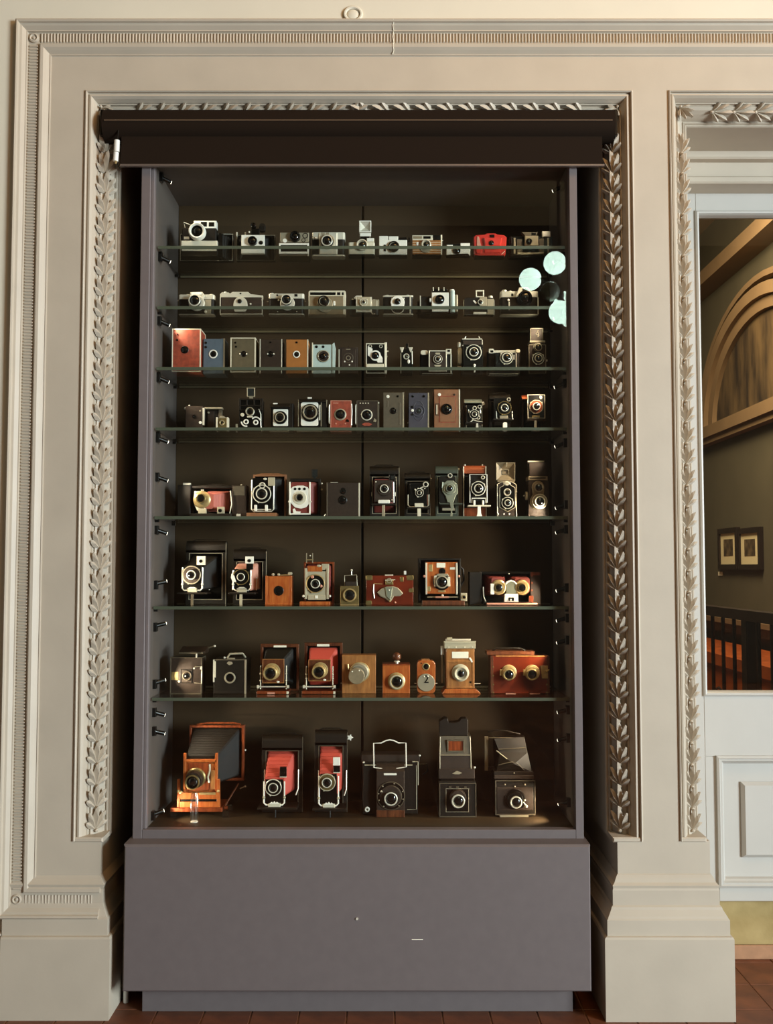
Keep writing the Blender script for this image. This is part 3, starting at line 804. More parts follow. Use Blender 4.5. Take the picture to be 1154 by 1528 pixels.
def boxcam(c, x0, x1, yt, D, m, edge=None, lz=None, rim=None, fnd=(), yb=None, handle=True, ew=1.0, gm='gl'):
    yb = yb or c.yb
    body = c.box('body', m, x0, x1, yt, yb, 0, D, .6)
    if edge:
        c.frame('edge_trim', edge, x0 - .3, x1 + .3, yt - .3, yb, -.5, 1.2, ew, .2)
        c.frame('edge_trim', edge, x0 - .3, x1 + .3, yt - .3, yb, D - 2, D + .3, ew, .2)
        c.box('edge_trim', edge, x1 - ew * .6, x1 + .3, yt - .3, yt + ew, 0, D, .1)
        c.box('edge_trim', edge, x0 - .3, x0 + ew * .6, yt - .3, yt + ew, 0, D, .1)
    if lz: c.hole(lz[0], lz[1], lz[2], 0, rim=rim or 'bk', gm=gm)
    for (x, y, r) in fnd: c.hole(x, y, r, 0, name='finder_lens')
    if handle: c.tube('handle', 'lk', [((x0 + x1) / 2, yt, D * .2), ((x0 + x1) / 2, yt - 2.2, D * .35), ((x0 + x1) / 2, yt - 2.2, D * .65), ((x0 + x1) / 2, yt, D * .8)], 1.0)
    return body

def folder(c, x0, x1, yt, yb, D0, D1, m='lk', rim=.0, bm='bb', A=None, B=None, topm=None, wall=None, handle=True, edge=None, th=None):
    """upright folding camera: hollow back box, domed film chamber at the top, pleated bellows towards the lens board at d=0"""
    w = wall or 5
    tt = th or 12
    c.frame('body', m, x0, x1, yt + tt - 4, yb, D0, D1, (w, w, 6, 8), .6)
    c.box('back_plate', 'bk', x0 + 1, x1 - 1, yt + tt - 2, yb - 1, D1 - 2.5, D1 - .5, .3)
    n = 8; D = D1 - D0
    pts = [(D0, yt + tt)] + [(D0 + D / 2 - D / 2 * math.cos(math.pi * i / n), yt + min(tt, D / 2) - min(tt, D / 2) * math.sin(math.pi * i / n)) for i in range(n + 1)] + [(D1, yt + tt)]
    c.side('film_chamber', topm or m, pts, x0, x1, .6, smooth=True)
    if edge:
        c.frame('edge_trim', edge, x0 + w - 1.2, x1 - w + 1.2, yt + tt + .8, yb - 6.8, D0 - .4, D0 + .8, .9, .15)
        c.box('edge_trim', edge, x1 - .3, x1 + .5, yt + 3, yb, D0 + .2, D0 + 1.6, .1)
    if handle:
        xm = (x0 + x1) / 2; h = (x1 - x0) * .34
        c.tube('handle', 'lk', [(xm - h, yt + .6, D0 + D / 2), (xm - h * .8, yt - 1.8, D0 + D / 2), (xm + h * .8, yt - 1.8, D0 + D / 2), (xm + h, yt + .6, D0 + D / 2)], 1.0)
    if A: c.bel(bm, A, B or (x0 + w + 1, x1 - w - 1, yt + tt + 3, yb - 10), 1, D1 - 3)

def standard(c, x0, x1, y0, y1, d=0, m='ch', r=1.0):
    """U-shaped front standard"""
    return c.tube('front_standard', m, [(x0, y0, d), (x0, y1 - 3, d), (x0 + 3, y1, d), (x1 - 3, y1, d), (x1, y1 - 3, d), (x1, y0, d)], r)

def shutter(c, x, y, r, d=0, m='bk', rm='ch', L=3, lr=.5, lrm='ch', tabs=True):
    p = c.disc('shutter', m, x, y, r, d, 2.4)
    c.ring('shutter_ring', rm, x, y, r, max(.8, r * .12), d - 1.6, 1.2, p)
    c.lens(x, y, r * lr, d - 2, L, 'bk', .72, lrm)
    if tabs:
        for a in (35, 145, 250):
            c.box('lever', rm, x + r * math.cos(math.radians(a)) - .8, x + r * math.cos(math.radians(a)) + .8, y - r * math.sin(math.radians(a)) - 1, y - r * math.sin(math.radians(a)) + 1, d - 3, d - 1, .2, p)
    return p

def winder(c, x, y, d, r=2, s=1, m='ch'):
    return c.tube('winding_key', m, [(x, y, d), (x + s * 3, y, d)], r, n=10)

# ---- top shelf
r0 = 0
c = Cam('instant_camera', 'large silver instant camera with white lens shade and leather back frame', 304, r0)
c.box('body', 'lk', 271, 322, 339, 366, 2, 22, 1)
c.box('base_plate', 'si', 270, 324, 359, 367, 0, 22, .8)
c.box('front_bed', 'lk', 271, 324, 367, 385, 2, 20, .6)
c.box('bed_trim', 'ch', 271, 323, 372, 374.5, 0.5, 2.5, .2)
rf = c.box('finder_hood', 'wh', 288, 322, 328, 340, 2, 16, 1)
c.finder(299, 308, 330, 337, 2, 'bk', rf); c.finder(311, 319, 330.5, 337, 2, 'gl', rf); c.disc('sensor', 'bk', 293, 333.5, 1.3, 2, .6, rf)
c.lathe('lens_shade', 'wh', 295, 347, [(12.5, 1), (12.5, -8), (11, -10), (9, -9), (8, -4)])
c.lens(295, 346, 8.6, -3, 4, 'bk', .7)
c.frame('back_frame', 'lk', 264, 344, 341, 390, 24, 34, 3, .5); c.frame('back_trim', 'ch', 264, 344, 341, 390, 23, 24.3, .8, .15)
c.box('back_door', 'lk', 266, 342, 343, 389, 30, 34, .5)
c.tube('strut', 'ch', [(275, 338, 4), (273, 330, 4), (288, 336, 4)], .8)
c.box('focus_tab', 'ch', 274, 282, 353, 357, 0, 1.6, .4)
c.bel('bb', (324, 330, 345, 383), (330, 341, 344, 386), 8, 26, 4, 1)

c = Cam('folding_instant_camera', 'dark folding instant camera with white lens board and flash on top', 378, r0)
c.box('lens_board', 'wh', 360, 394.5, 350, 378, 0, 7, .6)
c.lens(377, 360, 7, 0, 5, 'bk', .7); c.hole(389.5, 362, 3, 0, name='sensor_eye')
c.box('board_trim', 'cg', 360.5, 394, 366.5, 368.5, -.4, .5, .1)
c.bel('bb', (362, 392, 352, 376), (354, 402, 344, 380), 7, 22, 5, 1.2)
c.box('body', 'lk', 350, 408, 343, 386, 22, 32, 1)
c.frame('body_trim', 'ag', 350, 408, 343, 386, 21.4, 22.6, .7, .1)
fl_ = c.box('flash_shoe', 'bk', 374, 386, 339, 350, 4, 12, .5); c.lathe('flash_socket', 'bk', 377, 334, [(4, 10), (4, 3), (3, 2), (2.4, 4)]); c.rr('flash_bulb_guard', 'lk', 386, 395, 331, 343, 4, 12, 3)
for x in (350.5, 363.5): c.box('latch', 'ch', x - 1, x + 1, 339.5, 346, 18, 22, .3)
c.ball('pilot_knob', 'ch', 371.5, 345, 2, 1.4)

c = Cam('box_instant_camera', 'grey plastic instant camera with dark lens over slanting white-edged front', 440, r0)
c.side('body', 'gy', [(0, 363), (4, 345.5), (30, 345.5), (30, 384), (0, 384)], 417, 461.5, .8)
c.box('front_panel', 'ag', 418, 461, 346, 362, .5, 6, .8)
c.lens(440.5, 353, 8, 3, 8, 'bk', .6); c.disc('sensor', 'wh', 425, 358.5, 3.1, 1, 1.2)
c.hole(455.5, 351, 4.2, 1, name='finder_window'); c.hole(453, 358, 3, 1, name='meter_eye')
c.frame('film_slot', 'wh', 416.5, 461, 363, 379, -1.6, .5, (2.4, 2.4, 2.6, 3.2), .4); c.box('film_door', 'bk', 418.5, 459, 366, 376, -.4, .6, .2)
c.box('strap_lug', 'ch', 459, 461, 372, 384, -1, .5, .2)

c = Cam('rangefinder_camera', 'silver rangefinder with dark grip panel and large chrome ringed lens, beside the white-edged instant camera', 490, r0)
compact35(c, 465.5, 515, 345.5, 382, th=11, bh=2.5, D=18, fw=((494, 502, 347.5, 353),), btn=474)
c.plan('lens_plate', 'ch', [(476, 0), (478, -2.5), (502, -2.5), (504, 0)], 347, 379.5, .3)
c.lens(488.5, 361.5, 11.5, -1.5, 4, 'ag', .8); c.lens(488.5, 361.5, 8.5, -5, 5, 'bk', .66, 'ch')
c.ball('self_timer', 'ch', 472, 355, -1, 2.2); c.box('grip', 'bk', 466, 476, 357, 379, -.8, 1, .3)
c.box('meter_window', 'ag', 479.5, 485, 347, 351, -3, 0, .2); c.box('meter_window', 'ag', 486.5, 491.5, 347, 351, -3, 0, .2)

c = Cam('flashcube_camera', 'small silver compact with square flash reflector raised above the top', 540, r0)
c.round('body', 'si', 520, 559.5, 361, 379, 0, 13, 2.5); c.round('base_plate', 'bk', 520, 559.5, 379, 384, 0, 13, 2.5)
c.lens(540.5, 366, 8.5, 0, 4, 'ag', .6, 'ch'); c.finder(548, 557.5, 355, 360, 0, 'wh'); c.box('finder_hood', 'si', 547.5, 558.5, 354.5, 361, .4, 11, .5)
st = c.box('flash_stem', 'bk', 538, 551, 351.5, 361, 3, 8, .4); c.box('flash_base', 'wh', 537, 553.5, 346.5, 351.5, 1, 9, .5)
rf = c.frame('flash_reflector', 'wh', 536, 554, 328, 345.5, 0, 8, 1.6, .5)
u0, v0 = c.uv((538, 330)); u1, v1 = c.uv((552, 343.5)); k = c.k
c.mk('reflector_dish', 'ch', [(u0, k, v0), (u1, k, v0), (u1, k, v1), (u0, k, v1), ((u0 + u1) / 2, 6 * k, (v0 + v1) / 2)], [(0, 1, 4), (1, 2, 4), (2, 3, 4), (3, 0, 4)], rf)
c.box('dish_back', 'bk', 537.5, 552.5, 329.5, 344, 6, 7.5, .2, rf)

def slim(c, x0, x1, yt, ym, yb, lz, m='wh', D=14):
    c.box('body', m, x0, x1, yt, yb, 0, D, .8); c.box('base_plate', 'bk', x0, x1, yb, c.yb, .3, D, .8)
    c.lens(lz[0], lz[1], lz[2], 0, 3, 'ag', .74, 'bk')
c = Cam('cartridge_camera', 'plain white cartridge camera with dark ringed lens and black base', 587, r0)
slim(c, 565.8, 607.7, 357.5, 0, 380, (587.8, 368.5, 8.4))
c.box('finder_block', 'wh', 566, 579, 351.5, 358, 0, 12, .5); c.box('finder_block', 'wh', 580, 594.5, 352, 358, 0, 12, .5); c.box('hot_shoe', 'bk', 594.8, 607, 353.5, 358, 1, 12, .5)
c.box('shutter_slide', 'bk', 573, 576, 365, 375, -.8, .5, .2); c.tube('wind_lever', 'bk', [(607.7, 358, 6), (611, 358, 6), (611, 352, 6)], 1.0)
c.strap([(566, 384, 4), (562, 387 - 1, 2), (575, c.yb - .9, -1), (598, c.yb - .9, -1), (608, 383, 4)])

c = Cam('cartridge_camera', 'brown wood-grain fronted cartridge camera with dark base and wrist strap', 636, r0)
c.box('body', 'lw', 615.5, 659, 357.5, 379.5, 0, 16, .8); c.box('base_plate', 'bk', 615.5, 659, 379.5, c.yb, .3, 16, .8)
c.box('top_plate', 'si', 615.5, 646, 350.5, 358, 0, 16, .5); c.box('top_plate', 'bk', 646, 658, 350.5, 358, .4, 16, .5); c.finder(617, 630, 352, 356, 0, 'ta'); c.finder(632, 643, 352, 356, 0, 'gl')
c.disc('lens_plate', 'ag', 635.5, 368, 9.5, 0, 1.4); c.lens(636, 365.5, 7, -1, 4, 'ag', .6, 'ch'); c.rr('shutter_release', 'wh', 621.5, 625.5, 361, 366.5, -1, .6, 1.5)
c.box('side_rail', 'ch', 658, 660, 350, 380, 0, 3, .3); c.tube('rail_stud', 'ch', [(659, 358, 2), (661.5, 358, 2)], .8)
for y in (361, 364.5, 373, 376.5): c.box('trim_line', 'si', 616, 658.5, y, y + .6, -.2, .4, .05)
c.strap([(659, 383, 5), (655, c.yb - .9, 0), (640, c.yb - .9, -2), (628, c.yb - .9, -4), (620, c.yb - .9, -4), (619, c.yb - .9, -1), (630, c.yb - .9, 0)])

c = Cam('pocket_camera', 'very small white and black pocket camera with strap on the top shelf', 684, r0)
c.box('body', 'wh', 666.5, 702, 369, 381, 0, 10, .6); c.box('base_plate', 'bk', 666.5, 702, 381, c.yb, .5, 10, .5)
c.box('top_band', 'bk', 667, 702, 363, 369, .6, 10, .4); c.box('finder_block', 'wh', 687.5, 701.5, 362.5, 368, 0, 9, .4); c.box('shutter_bar', 'wh', 667, 676, 365, 368.5, 0, 9, .4)
c.lens(682, 374, 5.6, 0, 2.2, 'bk', .6); c.box('name_strip', 'bk', 693, 699, 378.6, 379.8, -.2, .3, .05)
c.strap([(667, 383, 4), (663, c.yb - .9, 2), (672, c.yb - .9, -2), (690, c.yb - .9, -3), (700, c.yb - .9, -3), (698, c.yb - .9, -6), (682, c.yb - .9, -5)])

c = Cam('compact_camera', 'bright red plastic compact camera', 732, r0)
c.poly('body', 'rd', [(707.5, 352), (711, 349.5), (724, 348.5), (727, 346.8), (740, 346.8), (743, 348.5), (753, 349.5), (757, 353), (755, 379), (751, 381), (713, 381), (708, 379)], 2, 20, 1)
c.box('base_band', 'bk', 709, 753, 379.5, c.yb, 2.5, 19, .6)
c.poly('front_cover', 'rd', [(722, 354.5), (750, 354.5), (747, 367), (724, 367)], -2, 3, 1.2)
c.lens(733.5, 363, 3.8, -1.8, 1.5, 'bk', .7); c.finder(731.5, 738.5, 349, 354, 1.8)
c.poly('flash_window', 'pb', [(712.5, 352), (715, 352), (718.5, 366), (712, 366)], 1, 3, .3); c.rr('grip', 'rd', 711, 719, 369, 378, -.5, 3, 2.5)
c.box('lower_panel', 'rd', 723, 747, 372, 377, 0, 3, .6); c.tube('moulding_line', 'wh', [(754, 374, 1.6), (749, 379, 1.6)], .5)

c = Cam('instant_compact', 'dark folding plastic camera with square lens tower and flash, beside the red compact', 793, r0)
c.poly('body', 'bk', [(761, 352), (764, 350), (826, 350), (826, 386 - .5), (761, 386 - .5)], 6, 20, .8)
c.poly('left_wing', 'lk', [(763, 352), (778, 357), (778, 380), (763, 380)], 2, 8, .6); c.box('wing_strip', 'ag', 767, 770, 354, 378, 1, 3, .4); c.box('wing_panel', 'gy', 772, 780, 356, 379, 1.4, 3, .4)
c.box('lens_tower', 'ag', 783.5, 803.5, 352, 367, -2, 8, .6); c.lens(789.5, 360.5, 4.4, -2, 2, 'bk', .75); c.poly('finder_tower', 'gy', [(779, 346), (803, 346), (801, 352), (784, 352)], -1, 8, .4); c.finder(793.5, 800, 347, 351, -1.2, 'gl')
c.poly('right_wing', 'gy', [(805, 357), (812, 354), (812, 379), (805, 379)], 0, 6, .4); c.box('flash_tower', 'bk', 812, 822, 345, 380, 2, 14, .6); c.box('flash_window', 'wh', 810, 822, 344.5, 352.5, 0, 6, .5); c.box('wing_strip', 'ag', 817.5, 820, 354, 378, 1, 3, .3)
c.box('front_sill', 'ag', 772, 812, 376.5, 379, -.5, 4, .4)

# ---- second shelf
r1 = 1
c = Cam('slr_camera', 'silver reflex camera with prism hump and leather front at the end of the second shelf', 293, r1)
compact35(c, 266, 320, 439, 472.5, th=7, bh=4, D=17, fw=(), topm='ch')
c.poly('prism_hump', 'ch', [(283, 441), (284, 436), (302, 435.5), (306, 441), (303, 446), (287, 446)], -2, 13, .8)
c.disc('lens_mount', 'ch', 294, 452.5, 12, 0, 4); c.lens(292, 450.5, 9, -3, 8, 'bk', .7, 'ch'); c.box('name_panel', 'wh', 285.5, 301, 436.5, 440, -2.6, -1, .2)
c.knob('shutter_dial', 'ch', 279, 437, 440, 8, 3); c.knob('rewind_knob', 'ch', 314, 437, 440, 8, 3.5); c.ball('self_timer', 'ch', 307, 465, -.5, 2.2)
c.box('front_panel', 'ag', 306, 315, 447, 468, -.6, .6, .3); c.tube('strap_lug', 'ch', [(265, 445, 8), (263.5, 447, 8)], .9)

c = Cam('viewfinder_camera', 'wide silver camera with brown leather and half-moon lens plate', 360, r1)
compact35(c, 328, 392, 444, 473.5, th=0.8, bh=2.6, D=15, r=2, bodym='db')
c.poly('top_cover', 'ch', [(328, 444), (328, 440), (331, 437), (341, 437.5), (343, 439), (347, 436.5), (370, 436.5), (374, 440), (392, 442), (392, 445)], 0, 15, .6)
c.poly('lens_plate', 'ch', [(348.5, 457)] + [(359 + 10.3 * math.cos(math.radians(a)), 455 - 10.5 * math.sin(math.radians(a))) for a in range(180, -1, -20)] + [(369.5, 457), (368.5, 463), (366, 467), (351, 467), (349, 463)], -2, 1, .5)
c.lens(358, 451.5, 3.2, -2, 2, 'bk', .7); c.finder(357.5, 360, 438, 440.2, 0); c.disc('sync_post', 'ch', 374, 455, 1.4, .4, 1.6); c.box('edge_trim', 'ch', 328, 329.2, 444, 472, -.2, 1, .1); c.box('edge_trim', 'ch', 390.8, 392, 444, 472, -.2, 1, .1)
c.knob('shutter_button', 'ch', 335, 434.5, 437.5, 7, 2)

c = Cam('rangefinder_camera', 'small silver rangefinder with black leather, front windows and dark glossy lens on the second shelf', 427, r1)
compact35(c, 400.5, 454, 439, 473, th=7.5, bh=2.2, D=16, plate=(429, 454, 11), lz=(428, 450, 8), L=9, fw=((412.5, 415, 440.5, 443), (439.5, 444, 440, 443.8)), btn=411)
c.knob('wind_knob', 'ch', 405, 436.5, 440, 8, 3.2); c.knob('rewind_knob', 'ch', 450.5, 437.5, 440, 8, 2.6)
c.tube('strap_lug', 'ch', [(400, 449, 8), (397.5, 449.5, 8)], 1.1); c.tube('strap_lug', 'ch', [(454, 449, 8), (456, 449.5, 8)], 1.1); c.disc('front_screw', 'ch', 414.5, 466.5, .8, .4, .8); c.disc('front_screw', 'ch', 443, 466.5, .8, .4, .8); c.ball('focus_tab', 'ch', 416, 449, -.3, 1.4)

c = Cam('viewfinder_camera', 'square beige camera with long dark window strip and grey leather front', 488, r1)
c.rr('frame_shell', 'si', 460.5, 516, 433, 473, 0, 18, 2.5); c.rr('front_leather', 'ta', 462, 512.5, 441.5, 471, -.5, 1, 1)
c.box('window_strip', 'bk', 463, 513, 435.8, 440.2, -.4, .6, .2); c.box('window_mullion', 'si', 501, 503, 435, 441, -.7, .5, .1); c.box('window_mullion', 'si', 508, 510, 435, 441, -.7, .5, .1); c.box('window_bar', 'si', 462, 514, 440, 441.6, -.8, .5, .1)
c.disc('lens_plate', 'ag', 485, 455, 12, 0, 2.5); c.lens(483.5, 451, 8.4, -2, 6, 'ag', .72, 'bk'); c.rr('shutter_release', 'wh', 497.3, 500.5, 449, 456, -1.6, 0, 1)

c = Cam('folding_rangefinder', 'small folding camera with silver square front and black body across the back seam', 541, r1)
c.round('body', 'lk', 522, 566, 446, 474.5, 3, 15, 5); c.box('lens_board', 'cg', 533, 553, 443, 458.5, -2, 4, .6)
c.frame('front_frame', 'ch', 531.5, 555, 443, 466, -1.4, 2.5, (2.2, 3, 1.6, 2.6), .4); c.box('front_drop', 'ag', 533.5, 552.5, 458, 463, -1.5, 2, .3)
shutter(c, 543, 451.8, 6, -2, 'cg', 'ch', 1.5, .5)
c.poly('finder_lever', 'ch', [(528, 444), (532, 440.5), (540, 440.5), (540, 443), (534, 444), (533, 447)], 0, 5, .4)
c.bel('ag', (555, 562, 446, 460), (555, 565, 446, 462), 0, 4, 2, .6, name='side_pleats'); c.box('end_cap', 'ag', 557, 566, 446, 459, 2, 4, .4); c.tube('release_cable', 'ch', [(553, 464, 0), (556, 469, -1), (560, 470, -1)], .7); c.ball('release_button', 'ch', 526, 444.5, 8, 1.4)

c = Cam('viewfinder_camera', 'black bodied camera with white half-round lens plate and silver edges', 594, r1)
compact35(c, 571.5, 617, 441.5, 473, th=2.6, bh=2.2, D=14, r=3)
c.poly('lens_plate', 'wh', [(593.5 + 10.5 * math.cos(math.radians(a)), 453 - 10.5 * math.sin(math.radians(a))) for a in range(0, 181, 15)] + [(584, 459), (603, 459)], -2.5, 1, .6)
c.lens(593.5, 452, 4.6, -2.5, 3, 'bk', .7); c.ring('lens_rim', 'ch', 593.5, 460, 10, 1.0, .4, 1.5); c.box('side_strip', 'ch', 611.5, 613.5, 443, 472, -.6, .6, .2); c.knob('shutter_button', 'bk', 593.5, 438.5, 442, 7, 2.2); c.knob('rewind_knob', 'ch', 609, 439.5, 442, 7, 2.6); c.knob('wind_knob', 'ch', 578, 440, 442, 7, 4)
for x in (585, 603): c.ball('screw', 'ch', x, 446.5, .2, 1.2)
c.tube('sync_wire', 'ch', [(586, 466, .2), (590, 469, -.3), (597, 469, -.3), (602, 466, .2)], .6)

c = Cam('instant_camera', 'chunky black camera with white square lens board and pale blue side handle', 656, r1)
c.rr('body', 'lk', 628, 683, 441, 478, 6, 30, 4, 1); c.rr('base_pod', 'bk', 642, 684, 470, 482 - 1, 0, 24, 4, .8)
c.box('lens_board', 'wh', 644.5, 670, 437, 457.5, -1, 8, .6); c.lens(656.5, 448, 7, -1, 4, 'bk', .7); c.box('board_sill', 'wh', 645, 669.5, 462, 466, -1, 6, .5); c.tube('side_knob', 'wh', [(644, 448, 2), (641.5, 448, 2)], 3, n=10)
c.round('handle', 'pa', 672, 679, 434, 467, -3, 6, 3); c.knob('handle_cap', 'wh', 675, 432, 436, 1.5, 3.6); c.round('handle_guard', 'ag', 679, 684, 440, 466, 0, 10, 2)
c.box('rangefinder_unit', 'bk', 645, 668, 431, 437, 1, 14, .6); 
for x in (647, 655, 663): c.box('finder_prong', 'ch', x - .7, x + .7, 428.5, 434, 0, 2, .2)
c.side('back_wing', 'lk', [(22, 444), (28, 444), (28, 476), (22, 476)], 624, 629, .5); c.box('wing_strip', 'ch', 627, 628.5, 440, 457, 5, 7, .3)
c.strap([(628, 470, 8), (622, c.yb - 1.2, 2), (632, c.yb - 1.2, -2), (645, c.yb - 1.2, -3), (668, c.yb - 1.2, -3)], 1.2)

c = Cam('viewfinder_camera', 'black rounded camera with raised square frame finder on top', 715, r1)
c.rr('body', 'lk', 693, 738, 444, 472.5, 0, 14, 4); c.frame('rim', 'ch', 692.6, 738.4, 447, 470, 1, 13, .6, .2)
c.frame('frame_finder', 'ch', 710.5, 723, 432, 443, 2, 6, 1.8, .4); c.box('finder_post', 'bk', 714, 720, 442, 445, 3, 6, .3)
c.box('lens_board', 'ag', 716, 727, 443, 457, -1.4, 1, .4); c.lens(717, 451.5, 4, -1, 2.4, 'bk', .7, 'ch'); c.poly('shutter_tab', 'wh', [(706, 449), (708, 448), (712, 452), (710, 453.5)], -1, .4, .2); c.box('side_panel', 'ag', 727.5, 737, 446, 471, -.6, .6, .3)
c.rr('name_bar', 'wh', 706.5, 726, 466, 470.5, -1, .6, 1); c.box('foot_bar', 'ag', 726, 736, 468, 470, -.8, .4, .2); c.knob('wind_knob', 'si', 733, 440, 444.5, 6, 3.4)

c = Cam('slr_camera', 'black leather reflex camera with white top plate beside the mirrored globes', 775, r1)
compact35(c, 747, 804, 434.5, 472, th=9, bh=2.2, D=17)
c.poly('prism_hump', 'ch', [(770, 441), (775, 429.5), (788, 429.5), (793, 436), (793, 444), (770, 444)], -3, 12, .8); c.box('name_panel', 'bk', 780, 789, 431, 435, -3.6, -2, .2)
c.disc('lens_mount', 'bk', 783, 446, 11.5, 0, 3); c.lens(783, 446.5, 10.5, -2, 10, 'bk', .72)
c.knob('wind_dial', 'ch', 754, 431, 435, 8, 4); c.knob('shutter_dial', 'ch', 763, 432, 435, 8, 2.4); c.ball('mount_latch', 'ch', 759, 448, -.6, 1.8); c.box('self_timer', 'ch', 759.2, 761, 451, 463, -1.4, .4, .3); c.finder(763.5, 766.5, 438, 442, 0); c.box('edge_trim', 'ch', 802.5, 804.4, 444, 471, -.3, 1, .2)
# ---- third shelf
r2 = 2
c = Cam('box_camera', 'tall red box camera with pale metal edges', 279, r2, Y=3.50)
boxcam(c, 256.5, 299, 490, 40, 'rl', 'si', (275.5, 521.5, 5.8), 'bk', ((264.5, 498.5, 1.5), (264, 507, 1.6)), ew=1.5)
c = Cam('box_camera', 'slate blue box camera beside the tall red one', 318, r2)
boxcam(c, 303, 335, 505, 36, 'bu', None, (318, 528, 6.6), 'wh', ((307, 511, 1.8), (307, 517.5, 1.8)))
c.box('edge_trim', 'ag', 333, 335.4, 504.6, c.yb, -.4, 1, .2); c.box('key_boss', 'bu', 329, 334, 503.6, 505.4, 4, 10, .3)
c = Cam('box_camera', 'olive green box camera with worn silver edges', 365, r2, Y=3.51)
boxcam(c, 344, 381, 503.5, 38, 'ol', 'si', (363.5, 528, 4.6), 'bk', ((351, 511, 1.5), (352, 517, 1.5)), ew=1.6)
for x in (358.3, 368): c.ball('screw', 'ch', x, 528, -.4, 1.2)
c = Cam('box_camera', 'plain dark brown box camera with thin silver side edges', 404, r2)
boxcam(c, 387.5, 421, 505.5, 36, 'db', None, (404, 528, 4.4), 'bk', ((403.5, 510.5, 1.4),))
for x in (388, 420.3): c.box('edge_trim', 'ch', x - .6, x + .6, 505.5, c.yb, -.5, .8, .15)
for x in (399.3, 408.4): c.ball('screw', 'ch', x, 528, -.4, 1.3)
c = Cam('box_camera', 'orange tan box camera with cream ringed lens', 443, r2)
boxcam(c, 427, 459.5, 506, 36, 'og', None, (442.5, 528.5, 5.4), 'wh', ((442.8, 510.5, 1.5),))
c.box('edge_trim', 'si', 458.3, 460, 506, c.yb, -.5, .8, .15)
c = Cam('box_camera', 'pale blue metal box camera with round black lens plate', 483, r2)
boxcam(c, 466.5, 499, 513.5, 30, 'pa', None, None, None, ((472.5, 517, 2), (482.5, 517, 2)))
p = c.disc('lens_plate', 'db', 483, 531.5, 9, 0, 1.4); c.ring('plate_ring', 'ag', 483, 531.5, 9, 1.4, -1, .8, p); c.lens(483, 531.5, 4.5, -1, 2, 'bk', .7)
for x in (475, 490): c.ball('screw', 'ch', x, 531.5, -1, 1.0)
c.poly('side_flange', 'pa', [(496, 513), (499, 511), (501, 520), (500, c.yb), (496, c.yb)], -1.5, 1, .3); c.box('edge_trim', 'si', 465.6, 467, 511, c.yb, -1.2, 1, .2)
c = Cam('box_camera', 'small dark brown box camera with three bright screws by the back seam', 519, r2)
boxcam(c, 506, 534, 517.5, 28, 'db', None, (520, 534, 3.6), 'ag', ())
c.rr('front_plate', 'db', 509, 531, 520, 550, -.7, .4, 2); c.ring('plate_ring', 'gy', 520, 534, 7.5, .8, -.5, .5)
for x, y in ((514.5, 539.5), (525.5, 539.5), (521.5, 544.5)): c.ball('screw', 'wh', x, y, -.8, 1.2)
c.box('edge_trim', 'ch', 505.4, 506.8, 521, c.yb, -.3, 1, .2); c.box('name_strip', 'ag', 516.5, 523, 520.5, 521.5, -1, -.3, .1)
c = Cam('box_camera', 'black and silver patterned box camera with two small finder lenses', 563, r2)
boxcam(c, 546.5, 575, 512, 30, 'bk', 'ch', None, None, (), ew=1.4)
c.poly('silver_inlay', 'wh', [(549, 516), (556, 520), (556, 524), (565, 524), (571, 534), (571, 541), (564, 541), (562, 538), (553, 533), (549, 530)], -1, .3, .2)
c.disc('lens_plate', 'wh', 560.5, 530.5, 8, -.6, 1); c.lens(560.5, 530.5, 5.6, -1.4, 2, 'bk', .7); c.hole(552.5, 516.5, 2.6, -.2, rim='ch', name='finder_lens'); c.hole(568.5, 516.5, 2.6, -.2, rim='ch', name='finder_lens')
c.box('foot_plate', 'si', 547, 573, 543, 549, -1.6, .3, .4); c.box('side_rail', 'ch', 574, 577.5, 510, c.yb, 1, 8, .4); c.tube('winding_key', 'ch', [(577, 522, 8), (580, 522, 8)], 1.0)
c = Cam('miniature_camera', 'very narrow small black camera with bright lens and silver shoulders', 607, r2)
c.box('body', 'bk', 598, 616, 519, c.yb, 0, 20, .7); c.lens(606.5, 532, 4.4, 0, 2, 'gnm', .55, 'ch'); c.ball('release', 'wh', 610, 539.5, -1, 2, None, (1, .5, 1.6))
for x in (600, 613): c.poly('shoulder', 'ch', [(x - 3, 518), (x + 3, 518), (x + 1.5, 523), (x, 526), (x - 1.5, 523)], -.8, 6, .4)
c.box('finder_mast', 'bk', 606, 610, 511, 519, 4, 8, .3); c.tube('strut', 'ch', [(615, 524, -.5), (615.5, 543, -.5)], .7); c.box('edge_trim', 'ag', 598, 599, 527, c.yb, -.4, 1, .1)
c = Cam('viewfinder_camera', 'bakelite camera with square silver framed brown front and ringed lens', 651, r2)
c.round('body', 'bk', 627, 676, 527, c.yb, 4, 18, 6); c.box('lens_tunnel', 'db', 641, 666, 524, 556, -1, 6, .6); c.frame('front_frame', 'ch', 640, 667, 523, 555, -2, 0, 1.6, .3)
shutter(c, 653.5, 536.5, 7, -1, 'db', 'ch', 2, .6, tabs=False)
c.box('name_strip', 'cg', 650, 657, 526.5, 528.5, -1.5, -.8, .1); c.poly('emblem', 'cg', [(648, 545), (659, 545), (657, 547.5), (650, 547.5)], -1.5, -.8, .1)
c.rr('winding_knob', 'si', 628, 639, 522, 529, 2, 12, 3); c.box('finder_tower', 'ch', 666, 674, 520.5, 528, 0, 12, .6); c.finder(668, 672, 521.8, 525, 0, 'gl'); c.box('side_strip', 'ch', 672.5, 674.5, 527, 558, 2, 5, .3); c.box('base_trim', 'ch', 630, 676, 558.5, c.yb, 2, 14, .3)
c = Cam('folding_camera', 'upright folding camera with ringed lens, silver side rail and pop-up frame finder', 706, r2)
